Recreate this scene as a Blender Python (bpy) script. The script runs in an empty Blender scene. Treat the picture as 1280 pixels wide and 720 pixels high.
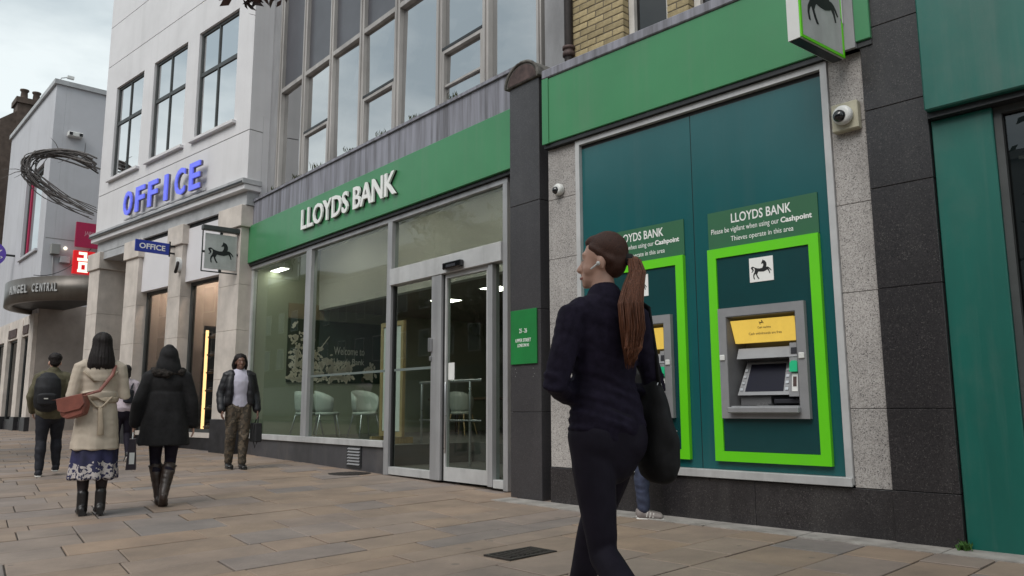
import bpy, bmesh, math, random
from math import sin, cos, radians as R, pi
from mathutils import Vector, Matrix, noise
from mathutils.geometry import tessellate_polygon

# ------------------------------------------------------------------ camera, sky, sun, exposure
scene = bpy.context.scene
COL = scene.collection
CAM_H, FPX, PITCH, ROLL = 0.97, 988.5, R(8.66), R(-0.187)
cp, sp, cr, sr = cos(PITCH), sin(PITCH), cos(ROLL), sin(ROLL)
CM = Matrix(((1, 0, 0), (0, cp, -sp), (0, sp, cp))) @ Matrix(((1, 0, 0), (0, 0, -1), (0, 1, 0))) @ Matrix(((cr, -sr, 0), (sr, cr, 0), (0, 0, 1)))
cam_data = bpy.data.cameras.new('camera')
cam = bpy.data.objects.new('camera', cam_data)
COL.objects.link(cam)
cam.matrix_world = Matrix.Translation((0, 0, CAM_H)) @ CM.to_4x4()
cam_data.sensor_width = 36.0
cam_data.lens = FPX / 1280 * 36.0
cam_data.clip_end = 2000
cam_data.clip_start = 0.05
scene.camera = cam

SUN_EL, SUN_AZ = 48, 215          # overcast: soft, high, from behind the camera's left
world = bpy.data.worlds.new('World')
scene.world = world
world.use_nodes = True
wn, wl = world.node_tree.nodes, world.node_tree.links
wn.clear()
w_out = wn.new('ShaderNodeOutputWorld')
w_bg = wn.new('ShaderNodeBackground')
w_bg.inputs['Strength'].default_value = 0.15
w_sky = wn.new('ShaderNodeTexSky')
w_sky.sky_type = 'NISHITA'
w_sky.sun_disc = False
w_sky.sun_elevation = R(SUN_EL)
w_sky.sun_rotation = R(SUN_AZ)
w_tc = wn.new('ShaderNodeTexCoord')
w_map = wn.new('ShaderNodeMapping')
w_map.inputs['Scale'].default_value = (1.0, 1.0, 2.6)
w_noise = wn.new('ShaderNodeTexNoise')
w_noise.inputs['Scale'].default_value = 2.6
w_noise.inputs['Detail'].default_value = 6
w_noise.inputs['Roughness'].default_value = 0.55
w_ramp = wn.new('ShaderNodeValToRGB')
w_ramp.color_ramp.elements[0].position = 0.34
w_ramp.color_ramp.elements[0].color = (2.0, 2.36, 2.5, 1)
w_ramp.color_ramp.elements[1].position = 0.62
w_ramp.color_ramp.elements[1].color = (4.05, 4.35, 4.32, 1)
w_mix = wn.new('ShaderNodeMixRGB')
w_mix.inputs['Fac'].default_value = 0.92
wl.new(w_tc.outputs['Generated'], w_map.inputs['Vector'])
wl.new(w_map.outputs['Vector'], w_noise.inputs['Vector'])
wl.new(w_noise.outputs['Fac'], w_ramp.inputs['Fac'])
wl.new(w_sky.outputs['Color'], w_mix.inputs['Color1'])
wl.new(w_ramp.outputs['Color'], w_mix.inputs['Color2'])
wl.new(w_mix.outputs['Color'], w_bg.inputs['Color'])
wl.new(w_bg.outputs['Background'], w_out.inputs['Surface'])

sun_data = bpy.data.lights.new('sun', 'SUN')
sun_data.energy = 1.5
sun_data.angle = R(40)
sun_data.color = (1.0, 0.97, 0.93)
sun = bpy.data.objects.new('sun', sun_data)
COL.objects.link(sun)
az, el = R(SUN_AZ), R(SUN_EL)
sun_dir = Vector((sin(az) * cos(el), cos(az) * cos(el), sin(el)))
sun.rotation_euler = sun_dir.to_track_quat('Z', 'Y').to_euler()
sun.location = (-6, -10, 20)

scene.view_settings.view_transform = 'Standard'
scene.view_settings.look = 'None'
scene.view_settings.gamma = 1
scene.view_settings.exposure = 0.6
scene.render.engine = 'CYCLES'
scene.cycles.max_bounces = 8
scene.cycles.transparent_max_bounces = 12
scene.cycles.use_denoising = True

rnd = random.Random(7)

# ------------------------------------------------------------------ pixel rays and facade frames
def ray(x, y):
    return CM @ Vector((x - 640, -(y - 360), -FPX))

def px_z(x, y, z):
    r = ray(x, y)
    t = (z - CAM_H) / r.z
    return Vector((0, 0, CAM_H)) + r * t

S0 = Vector((-0.02, 8.87))
def gz(x, y):
    s = (x - S0.x) * -0.643 + (y - S0.y) * 0.766
    n = x * 0.766 + y * 0.643
    s = max(-12, min(s, 26))
    n = max(-2.0, min(n, 6.2))
    softplus = math.log1p(math.exp(max(-30, min(30, s * 1.4)))) / 1.4
    return 0.0155 * softplus - 0.010 * (6.0 - n)

def on_ground(x, y):
    z = 0.0
    for _ in range(8):
        p = px_z(x, y, z)
        z = gz(p.x, p.y)
    return Vector((p.x, p.y, z))

class Frame:
    """u runs right along the frontage, v runs into the building, z up."""
    def __init__(s, yaw, d):
        y = R(yaw)
        s.x = Vector((sin(y), -cos(y), 0)); s.n = Vector((cos(y), sin(y), 0)); s.d = d; s.rot = y - pi / 2
    def uz(s, x, y, v=0.0):
        r = ray(x, y); t = (s.d + v) / r.dot(s.n); p = Vector((0, 0, CAM_H)) + r * t
        return p.dot(s.x), p.z
    def vz(s, x, y, u):
        r = ray(x, y); t = u / r.dot(s.x); p = Vector((0, 0, CAM_H)) + r * t
        return p.dot(s.n) - s.d, p.z
    def W(s, u, v, z=0.0):
        return s.x * u + s.n * (s.d + v) + Vector((0, 0, z))
    def local(s, p):
        return Vector((p.dot(s.x), p.dot(s.n) - s.d, p.z))

FA = Frame(40.0, 6.0)       # bank branch
FB = Frame(44.17, 6.2)      # cash machine frontage and teal shop
FO = Frame(48.0, 7.785)     # white shop building, and the entrance beyond it

# ------------------------------------------------------------------ materials
MATS = {}
def mat(name, col, rough=0.6, var=0.12, scale=6.0, bump=0.0, bscale=60.0, metal=0.0, spec=0.5, col2=None, stretch=(1, 1, 1), emit=None, estr=0.0, coat=0.0, attr=None, detail=6.0):
    m = bpy.data.materials.new(name); m.use_nodes = True
    nt = m.node_tree; n = nt.nodes; l = nt.links
    b = n['Principled BSDF']
    b.inputs['Roughness'].default_value = rough
    b.inputs['Metallic'].default_value = metal
    b.inputs['Specular IOR Level'].default_value = spec
    b.inputs['Coat Weight'].default_value = coat
    b.inputs['Coat Roughness'].default_value = 0.06
    c = tuple(col) + (1,)
    c2 = tuple(col2) + (1,) if col2 else tuple(max(0, x * (1 - var * 2.2)) for x in col) + (1,)
    tc = n.new('ShaderNodeTexCoord'); mp = n.new('ShaderNodeMapping')
    mp.inputs['Scale'].default_value = stretch
    l.new(tc.outputs['Object'], mp.inputs['Vector'])
    nz = n.new('ShaderNodeTexNoise'); nz.inputs['Scale'].default_value = scale; nz.inputs['Detail'].default_value = detail
    nz.inputs['Roughness'].default_value = 0.6
    l.new(mp.outputs['Vector'], nz.inputs['Vector'])
    rp = n.new('ShaderNodeValToRGB')
    rp.color_ramp.elements[0].position = 0.32; rp.color_ramp.elements[0].color = c2
    rp.color_ramp.elements[1].position = 0.66; rp.color_ramp.elements[1].color = c
    l.new(nz.outputs['Fac'], rp.inputs['Fac'])
    l.new(rp.outputs['Color'], b.inputs['Base Color'])
    # roughness varies a little with the same grain
    mr = n.new('ShaderNodeMapRange'); mr.inputs['To Min'].default_value = min(1, rough * 1.18); mr.inputs['To Max'].default_value = rough * 0.86
    l.new(nz.outputs['Fac'], mr.inputs['Value']); l.new(mr.outputs['Result'], b.inputs['Roughness'])
    if bump:
        bn = n.new('ShaderNodeTexNoise'); bn.inputs['Scale'].default_value = bscale; bn.inputs['Detail'].default_value = 4
        l.new(mp.outputs['Vector'], bn.inputs['Vector'])
        bp = n.new('ShaderNodeBump'); bp.inputs['Strength'].default_value = bump; bp.inputs['Distance'].default_value = 0.02
        l.new(bn.outputs['Fac'], bp.inputs['Height']); l.new(bp.outputs['Normal'], b.inputs['Normal'])
    if emit:
        b.inputs['Emission Color'].default_value = tuple(emit) + (1,)
        b.inputs['Emission Strength'].default_value = estr
    MATS[name] = m
    return m

def speckle_mat(name, cols, scale, rough, bump=0.1):
    """granite: coarse and fine crystals of several tones"""
    m = bpy.data.materials.new(name); m.use_nodes = True
    nt = m.node_tree; n = nt.nodes; l = nt.links; b = n['Principled BSDF']
    tc = n.new('ShaderNodeTexCoord')
    vo = n.new('ShaderNodeTexVoronoi'); vo.inputs['Scale'].default_value = scale
    l.new(tc.outputs['Object'], vo.inputs['Vector'])
    sx = n.new('ShaderNodeSeparateColor'); l.new(vo.outputs['Color'], sx.inputs['Color'])
    rp = n.new('ShaderNodeValToRGB'); rp.color_ramp.interpolation = 'CONSTANT'
    els = rp.color_ramp.elements
    for i, (p, c) in enumerate(cols):
        e = els[i] if i < 2 else els.new(p)
        e.position = p; e.color = tuple(c) + (1,)
    l.new(sx.outputs['Red'], rp.inputs['Fac'])
    nz = n.new('ShaderNodeTexNoise'); nz.inputs['Scale'].default_value = 1.6; nz.inputs['Detail'].default_value = 6
    l.new(tc.outputs['Object'], nz.inputs['Vector'])
    mx = n.new('ShaderNodeMixRGB'); mx.blend_type = 'MULTIPLY'; mx.inputs['Fac'].default_value = 0.6
    rp2 = n.new('ShaderNodeValToRGB'); rp2.color_ramp.elements[0].color = (0.55, 0.55, 0.55, 1); rp2.color_ramp.elements[0].position = .3; rp2.color_ramp.elements[1].position = .65
    l.new(nz.outputs['Fac'], rp2.inputs['Fac'])
    l.new(rp.outputs['Color'], mx.inputs['Color1']); l.new(rp2.outputs['Color'], mx.inputs['Color2'])
    l.new(mx.outputs['Color'], b.inputs['Base Color'])
    mr = n.new('ShaderNodeMapRange'); mr.inputs['To Min'].default_value = min(1, rough * 1.5); mr.inputs['To Max'].default_value = rough * .7
    l.new(nz.outputs['Fac'], mr.inputs['Value']); l.new(mr.outputs['Result'], b.inputs['Roughness'])
    if bump:
        bp = n.new('ShaderNodeBump'); bp.inputs['Strength'].default_value = bump; bp.inputs['Distance'].default_value = 0.004
        l.new(vo.outputs['Distance'], bp.inputs['Height']); l.new(bp.outputs['Normal'], b.inputs['Normal'])
    MATS[name] = m
    return m

def glass_mat(name, tint=(0.82, 0.87, 0.85), ior=1.5, rough=0.0, extra=0.0, wav=.06):
    m = bpy.data.materials.new(name); m.use_nodes = True
    nt = m.node_tree; n = nt.nodes; l = nt.links
    n.remove(n['Principled BSDF'])
    out = n['Material Output']
    tr = n.new('ShaderNodeBsdfTransparent'); tr.inputs['Color'].default_value = tuple(tint) + (1,)
    gl = n.new('ShaderNodeBsdfGlossy'); gl.inputs['Roughness'].default_value = rough
    fr = n.new('ShaderNodeFresnel'); fr.inputs['IOR'].default_value = ior
    ad = n.new('ShaderNodeMath'); ad.operation = 'ADD'; ad.inputs[1].default_value = extra; ad.use_clamp = True
    l.new(fr.outputs['Fac'], ad.inputs[0])
    gm = n.new('ShaderNodeNewGeometry'); iv = n.new('ShaderNodeMath'); iv.operation = 'SUBTRACT'; iv.inputs[0].default_value = 1.0
    l.new(gm.outputs['Backfacing'], iv.inputs[1])          # one reflecting face per pane: no trapped internal reflection
    ml = n.new('ShaderNodeMath'); ml.operation = 'MULTIPLY'
    l.new(ad.outputs['Value'], ml.inputs[0]); l.new(iv.outputs['Value'], ml.inputs[1])
    tc = n.new('ShaderNodeTexCoord'); nz = n.new('ShaderNodeTexNoise'); nz.inputs['Scale'].default_value = 0.9; nz.inputs['Detail'].default_value = 1
    l.new(tc.outputs['Object'], nz.inputs['Vector'])
    bp = n.new('ShaderNodeBump'); bp.inputs['Strength'].default_value = wav; bp.inputs['Distance'].default_value = 0.02
    l.new(nz.outputs['Fac'], bp.inputs['Height']); l.new(bp.outputs['Normal'], gl.inputs['Normal'])
    mx = n.new('ShaderNodeMixShader')
    l.new(ml.outputs['Value'], mx.inputs['Fac']); l.new(tr.outputs['BSDF'], mx.inputs[1]); l.new(gl.outputs['BSDF'], mx.inputs[2])
    l.new(mx.outputs['Shader'], out.inputs['Surface'])
    MATS[name] = m
    return m

def grime(name, streak=.25, blotch=.2, dirt=(.42, .40, .37), sc=5.0):
    """rain streaks and blotches of dust laid over a finished material"""
    m = MATS[name]; n, l = m.node_tree.nodes, m.node_tree.links; b = n['Principled BSDF']
    src = b.inputs['Base Color'].links[0].from_socket
    tc = n.new('ShaderNodeTexCoord')
    last = src
    for amt, st, s_, lo, hi in ((streak, (1, 1, .045), sc, .50, .74), (blotch, (1, 1, .8), 1.3, .52, .78)):
        mp = n.new('ShaderNodeMapping'); mp.inputs['Scale'].default_value = st; l.new(tc.outputs['Object'], mp.inputs['Vector'])
        nz = n.new('ShaderNodeTexNoise'); nz.inputs['Scale'].default_value = s_; nz.inputs['Detail'].default_value = 8; nz.inputs['Roughness'].default_value = .65
        l.new(mp.outputs['Vector'], nz.inputs['Vector'])
        mr = n.new('ShaderNodeMapRange'); mr.inputs['From Min'].default_value = lo; mr.inputs['From Max'].default_value = hi; mr.inputs['To Max'].default_value = amt
        l.new(nz.outputs['Fac'], mr.inputs['Value'])
        mx = n.new('ShaderNodeMixRGB'); mx.inputs['Color2'].default_value = tuple(x * .5 for x in dirt) + (1,)
        l.new(mr.outputs['Result'], mx.inputs['Fac']); l.new(last, mx.inputs['Color1']); last = mx.outputs['Color']
    l.new(last, b.inputs['Base Color'])

mat('green_fascia', (0.048, 0.235, 0.095), 0.34, 0.06, 0.9, spec=0.55)
mat('bright_green', (0.125, 0.62, 0.006), 0.42, 0.03, 2.0)
mat('teal_panel', (0.010, 0.098, 0.105), 0.20, 0.05, 1.2, spec=0.6)
mat('teal_dark', (0.006, 0.052, 0.056), 0.25, 0.08, 2.0, spec=0.6)
mat('teal_paint', (0.008, 0.125, 0.098), 0.38, 0.14, 1.3, stretch=(1, 1, .35))
mat('sign_green', (0.032, 0.13, 0.062), 0.42, 0.04, 2.0)
mat('plaque_green', (0.012, 0.20, 0.045), 0.4, 0.1, 3.0)
mat('white_print', (0.80, 0.80, 0.78), 0.5, 0.02)
mat('letter_white', (0.82, 0.82, 0.80), 0.4, 0.02)
mat('black_print', (0.008, 0.008, 0.010), 0.5, 0.05)
mat('aluminium', (0.42, 0.42, 0.43), 0.42, 0.12, 3.0, stretch=(1, 1, .3), metal=0.35)
mat('alu_light', (0.55, 0.55, 0.55), 0.45, 0.10, 3.0, metal=0.2)
mat('alu_upper', (0.46, 0.435, 0.415), 0.55, 0.16, 2.5, stretch=(1, 1, .25), metal=0.15)
mat('dark_gasket', (0.012, 0.012, 0.013), 0.6, 0.1)
mat('dark_metal', (0.035, 0.037, 0.040), 0.45, 0.15, 5.0, metal=0.3)
mat('steel', (0.55, 0.55, 0.56), 0.28, 0.08, 8.0, metal=0.9)
mat('atm_grey', (0.30, 0.30, 0.31), 0.42, 0.08, 5.0, metal=0.25)
mat('atm_mid', (0.12, 0.12, 0.125), 0.45, 0.08, 5.0)
mat('atm_dark', (0.028, 0.028, 0.034), 0.35, 0.1, 5.0)
mat('screen_dark', (0.006, 0.005, 0.016), 0.3, 0.1, 3.0, spec=.3)
mat('atm_sign', (0.55, 0.38, 0.06), 0.4, 0.12, 6.0, emit=(1.0, 0.66, 0.12), estr=0.30)
mat('atm_emerald', (0.01, 0.34, 0.15), 0.35, 0.05, emit=(0.02, 0.6, 0.28), estr=0.12)
mat('lead', (0.27, 0.27, 0.315), 0.6, 0.30, 11.0, col2=(0.115, 0.112, 0.125), stretch=(1, 1, .06), bump=.15, bscale=14)
mat('concrete', (0.30, 0.30, 0.31), 0.85, 0.14, 2.5, bump=.15, bscale=40, stretch=(1, 1, .35))
mat('edge_stone', (0.36, 0.335, 0.31), 0.85, 0.2, 5.0, bump=.25, bscale=60)
mat('slab_base', (0.065, 0.052, 0.042), 0.95, 0.25, 6.0, bump=.3, bscale=80)
mat('asphalt', (0.05, 0.05, 0.052), 0.9, 0.2, 8.0, bump=.3, bscale=150)
mat('earth', (0.12, 0.11, 0.09), 0.95, 0.2, 0.3)
mat('kerb', (0.30, 0.29, 0.28), 0.85, 0.15, 6.0, bump=.2)
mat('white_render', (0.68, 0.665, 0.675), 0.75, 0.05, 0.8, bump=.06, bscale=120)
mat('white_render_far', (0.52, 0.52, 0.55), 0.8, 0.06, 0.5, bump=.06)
mat('white_panel', (0.70, 0.68, 0.70), 0.55, 0.03, 1.0)
mat('cornice_grey', (0.44, 0.445, 0.455), 0.6, 0.12, 3.0)
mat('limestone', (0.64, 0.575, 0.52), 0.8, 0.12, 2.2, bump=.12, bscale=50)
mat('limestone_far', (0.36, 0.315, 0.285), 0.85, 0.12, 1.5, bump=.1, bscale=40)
mat('window_frame_dark', (0.055, 0.060, 0.060), 0.5, 0.15, 4.0)
mat('blue_letter', (0.12, 0.14, 0.74), 0.35, 0.03, emit=(0.16, 0.20, 1.0), estr=0.24)  # faint emission put in to lighten the blue faces
mat('blue_return', (0.16, 0.14, 0.20), 0.5, 0.05)
mat('blue_sign', (0.015, 0.04, 0.33), 0.4, 0.04)
mat('dark_plinth', (0.028, 0.027, 0.031), 0.45, 0.3, 5.0)
mat('slate_plinth', (0.062, 0.060, 0.066), 0.5, 0.14, 3.0, bump=.05)
mat('bronze_canopy', (0.115, 0.098, 0.082), 0.35, 0.12, 2.0, metal=0.3)
mat('willow', (0.15, 0.135, 0.13), 0.7, 0.3, 20.0)
mat('pink_sign', (0.42, 0.012, 0.075), 0.45, 0.05)
mat('pink_print', (0.62, 0.30, 0.36), 0.5, 0.05)
mat('red_sign', (0.72, 0.010, 0.016), 0.4, 0.04, emit=(1.0, 0.015, 0.02), estr=0.22)
mat('lit_white', (0.85, 0.80, 0.68), 0.4, 0.02, emit=(1.0, 0.93, 0.75), estr=0.7)
mat('purple_sign', (0.11, 0.055, 0.40), 0.4, 0.04)
mat('chimney_brick', (0.105, 0.075, 0.060), 0.9, 0.2, 4.0, bump=.2)
mat('cream_render', (0.62, 0.58, 0.47), 0.8, 0.08, 1.0)
mat('roof_slate', (0.06, 0.06, 0.065), 0.7, 0.2, 4.0)
mat('mortar', (0.16, 0.135, 0.10), 0.95, 0.2, 9.0, bump=.2)
mat('white_frame', (0.62, 0.59, 0.55), 0.5, 0.10, 4.0)
mat('iron_pipe', (0.035, 0.026, 0.024), 0.6, 0.3, 8.0)
mat('rusty', (0.09, 0.055, 0.05), 0.7, 0.3, 10.0)
mat('camera_white', (0.66, 0.66, 0.64), 0.35, 0.04)
mat('camera_cream', (0.48, 0.45, 0.34), 0.55, 0.12)
mat('camera_black', (0.006, 0.006, 0.008), 0.08, 0.05, spec=.8)
mat('stone_cap', (0.16, 0.15, 0.135), 0.9, 0.3, 9.0, bump=.25)
mat('weed', (0.075, 0.085, 0.035), 0.8, 0.3, 20.0)
mat('weed_fresh', (0.06, 0.16, 0.025), 0.7, 0.2, 20.0)
mat('iron_cover', (0.050, 0.042, 0.038), 0.65, 0.25, 20.0, bump=.5, bscale=40, metal=.3)
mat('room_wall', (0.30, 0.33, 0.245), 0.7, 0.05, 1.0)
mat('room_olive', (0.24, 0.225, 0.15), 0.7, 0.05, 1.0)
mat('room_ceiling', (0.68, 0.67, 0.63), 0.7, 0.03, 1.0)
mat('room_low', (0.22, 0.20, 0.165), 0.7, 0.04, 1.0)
mat('room_tan', (0.27, 0.225, 0.15), 0.7, 0.05, 1.0)
mat('room_floor', (0.12, 0.115, 0.11), 0.35, 0.1, 2.0)
mat('bulkhead', (0.62, 0.61, 0.58), 0.7, 0.03, 1.0)
mat('mural_green', (0.012, 0.045, 0.022), 0.5, 0.3, 0.9)
mat('mural_leaf', (0.70, 0.63, 0.52), 0.6, 0.06)
mat('mural_text', (0.55, 0.53, 0.47), 0.6, 0.03)
mat('chair_green', (0.44, 0.47, 0.43), 0.5, 0.04)
mat('chair_dark', (0.035, 0.035, 0.035), 0.5, 0.1)
mat('oak', (0.46, 0.33, 0.17), 0.5, 0.15, 6.0, stretch=(6, 6, 1))
mat('table_wood', (0.16, 0.11, 0.07), 0.45, 0.15, 4.0)
mat('paper', (0.72, 0.72, 0.70), 0.6, 0.03)
mat('film', (0.13, 0.16, 0.15), 0.7, 0.03)
mat('lamp_white', (0.8, 0.8, 0.75), 0.5, 0.02, emit=(1.0, 0.94, 0.82), estr=11.0)
mat('lamp_warm', (0.8, 0.6, 0.35), 0.5, 0.02, emit=(1.0, 0.82, 0.66), estr=210.0)
mat('led_strip', (0.9, 0.6, 0.3), 0.5, 0.02, emit=(1.0, 0.62, 0.26), estr=3.0)
mat('shop_beige', (0.62, 0.53, 0.46), 0.7, 0.05, 1.0)
mat('shelf_wood', (0.30, 0.19, 0.10), 0.5, 0.15, 5.0)
mat('shoe_mix', (0.12, 0.10, 0.10), 0.5, 0.4, 14.0, col2=(0.30, 0.26, 0.22))
mat('bark', (0.075, 0.060, 0.045), 0.9, 0.3, 12.0, bump=.5, bscale=30, stretch=(1, 1, .25))
mat('leaf', (0.055, 0.095, 0.025), 0.6, 0.25, 1.2)
mat('leaf_brown', (0.085, 0.045, 0.040), 0.6, 0.25, 1.2)
mat('far_brick', (0.17, 0.105, 0.07), 0.9, 0.2, 2.0)
mat('far_cream', (0.46, 0.43, 0.36), 0.85, 0.1, 0.5)
mat('far_grey', (0.28, 0.28, 0.27), 0.85, 0.1, 0.5)
mat('far_glass', (0.02, 0.025, 0.03), 0.08, 0.1, spec=.8)
mat('spandrel', (0.085, 0.085, 0.098), 0.30, 0.10, 1.5, spec=.5)
speckle_mat('granite_grey', [(0.0, (0.37, 0.345, 0.325)), (0.38, (0.46, 0.43, 0.41)), (0.70, (0.27, 0.25, 0.24)), (0.87, (0.12, 0.11, 0.11)), (0.94, (0.52, 0.50, 0.48))], 150, 0.55)
speckle_mat('granite_dark', [(0.0, (0.026, 0.024, 0.026)), (0.45, (0.040, 0.036, 0.038)), (0.8, (0.016, 0.015, 0.016)), (0.95, (0.085, 0.078, 0.076))], 170, 0.26, 0.0)
speckle_mat('granite_pillar', [(0.0, (0.046, 0.043, 0.047)), (0.45, (0.060, 0.056, 0.060)), (0.8, (0.034, 0.032, 0.034)), (0.96, (0.10, 0.095, 0.095))], 190, 0.34, 0.0)
glass_mat('glass', (0.80, 0.85, 0.82), 1.55)
glass_mat('glass_upper', (0.16, 0.17, 0.18), 1.9, 0.0, 0.62, .16)
glass_mat('glass_white', (0.10, 0.11, 0.12), 2.2, 0.0, 0.82)
glass_mat('glass_shop', (0.62, 0.62, 0.62), 1.6)
glass_mat('glass_dark', (0.10, 0.11, 0.11), 1.6, 0.0, 0.03)

grime('green_fascia', .16, .10); grime('teal_paint', .18, .16); grime('teal_panel', .05, .04); grime('white_render', .16, .08, (.55, .54, .52), 3.0)
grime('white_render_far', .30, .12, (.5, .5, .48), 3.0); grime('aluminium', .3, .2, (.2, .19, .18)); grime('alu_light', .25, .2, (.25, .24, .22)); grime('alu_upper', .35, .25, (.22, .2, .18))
grime('limestone', .25, .25, (.5, .44, .38), 3.0); grime('granite_dark', .16, .22, (.22, .21, .2)); grime('granite_pillar', .16, .22, (.24, .23, .23)); grime('granite_grey', .3, .25, (.3, .28, .26)); grime('slate_plinth', .2, .35, (.3, .27, .24)); grime('bright_green', .05, .05)
grime('edge_stone', .1, .8, (.28, .22, .17), 4.0); grime('bronze_canopy', .25, .15)

# paving: tone attribute picks the stone
def paving_mat():
    m = bpy.data.materials.new('sandstone'); m.use_nodes = True
    nt = m.node_tree; n = nt.nodes; l = nt.links; b = n['Principled BSDF']
    at = n.new('ShaderNodeAttribute'); at.attribute_name = 'tone'
    rp = n.new('ShaderNodeValToRGB'); els = rp.color_ramp.elements
    cols = [(0.0, (0.168, 0.160, 0.156)), (0.14, (0.205, 0.180, 0.164)), (0.30, (0.230, 0.187, 0.147)), (0.5, (0.215, 0.174, 0.137)), (0.64, (0.205, 0.180, 0.160)), (0.8, (0.246, 0.192, 0.146)), (0.92, (0.190, 0.174, 0.165)), (1.0, (0.230, 0.183, 0.146))]
    for i, (p, c) in enumerate(cols):
        e = els[i] if i < 2 else els.new(p)
        e.position = p; e.color = (c[0] * 1.14, c[1] * 1.06, c[2] * 1.02, 1)
    l.new(at.outputs['Fac'], rp.inputs['Fac'])
    tc = n.new('ShaderNodeTexCoord')
    nz = n.new('ShaderNodeTexNoise'); nz.inputs['Scale'].default_value = 1.7; nz.inputs['Detail'].default_value = 8; nz.inputs['Roughness'].default_value = .62
    l.new(tc.outputs['Object'], nz.inputs['Vector'])
    r2 = n.new('ShaderNodeValToRGB'); r2.color_ramp.elements[0].color = (.62, .62, .64, 1); r2.color_ramp.elements[1].color = (1.16, 1.12, 1.08, 1)
    r2.color_ramp.elements[0].position = .28; r2.color_ramp.elements[1].position = .7
    l.new(nz.outputs['Fac'], r2.inputs['Fac'])
    mx = n.new('ShaderNodeMixRGB'); mx.blend_type = 'MULTIPLY'; mx.inputs['Fac'].default_value = .85
    l.new(rp.outputs['Color'], mx.inputs['Color1']); l.new(r2.outputs['Color'], mx.inputs['Color2'])
    # chewing gum spots
    vo = n.new('ShaderNodeTexVoronoi'); vo.inputs['Scale'].default_value = 2.1
    l.new(tc.outputs['Object'], vo.inputs['Vector'])
    lt = n.new('ShaderNodeMath'); lt.operation = 'LESS_THAN'; lt.inputs[1].default_value = .065
    l.new(vo.outputs['Distance'], lt.inputs[0])
    mul = n.new('ShaderNodeMath'); mul.operation = 'MULTIPLY'; mul.inputs[1].default_value = .45
    l.new(lt.outputs['Value'], mul.inputs[0])
    mx2 = n.new('ShaderNodeMixRGB'); mx2.inputs['Color2'].default_value = (.07, .065, .06, 1)
    l.new(mul.outputs['Value'], mx2.inputs['Fac']); l.new(mx.outputs['Color'], mx2.inputs['Color1'])
    l.new(mx2.outputs['Color'], b.inputs['Base Color'])
    mr = n.new('ShaderNodeMapRange'); mr.inputs['To Min'].default_value = .82; mr.inputs['To Max'].default_value = .52
    l.new(nz.outputs['Fac'], mr.inputs['Value']); l.new(mr.outputs['Result'], b.inputs['Roughness'])
    n2 = n.new('ShaderNodeTexNoise'); n2.inputs['Scale'].default_value = 28; n2.inputs['Detail'].default_value = 6
    l.new(tc.outputs['Object'], n2.inputs['Vector'])
    bp = n.new('ShaderNodeBump'); bp.inputs['Strength'].default_value = .28; bp.inputs['Distance'].default_value = .012
    l.new(n2.outputs['Fac'], bp.inputs['Height']); l.new(bp.outputs['Normal'], b.inputs['Normal'])
    MATS['sandstone'] = m
paving_mat()

def brick_mat():
    m = mat('stock_brick', (0.42, 0.335, 0.185), 0.9, 0.16, 14.0, bump=.2, bscale=90)
    n, l = m.node_tree.nodes, m.node_tree.links
    oi = n.new('ShaderNodeObjectInfo'); hs = n.new('ShaderNodeHueSaturation')
    mr = n.new('ShaderNodeMapRange'); mr.inputs['To Min'].default_value = .78; mr.inputs['To Max'].default_value = 1.12
    l.new(oi.outputs['Random'], mr.inputs['Value']); l.new(mr.outputs['Result'], hs.inputs['Value'])
    src = n['Principled BSDF'].inputs['Base Color'].links[0].from_socket
    l.new(src, hs.inputs['Color']); l.new(hs.outputs['Color'], n['Principled BSDF'].inputs['Base Color'])
brick_mat()

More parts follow.
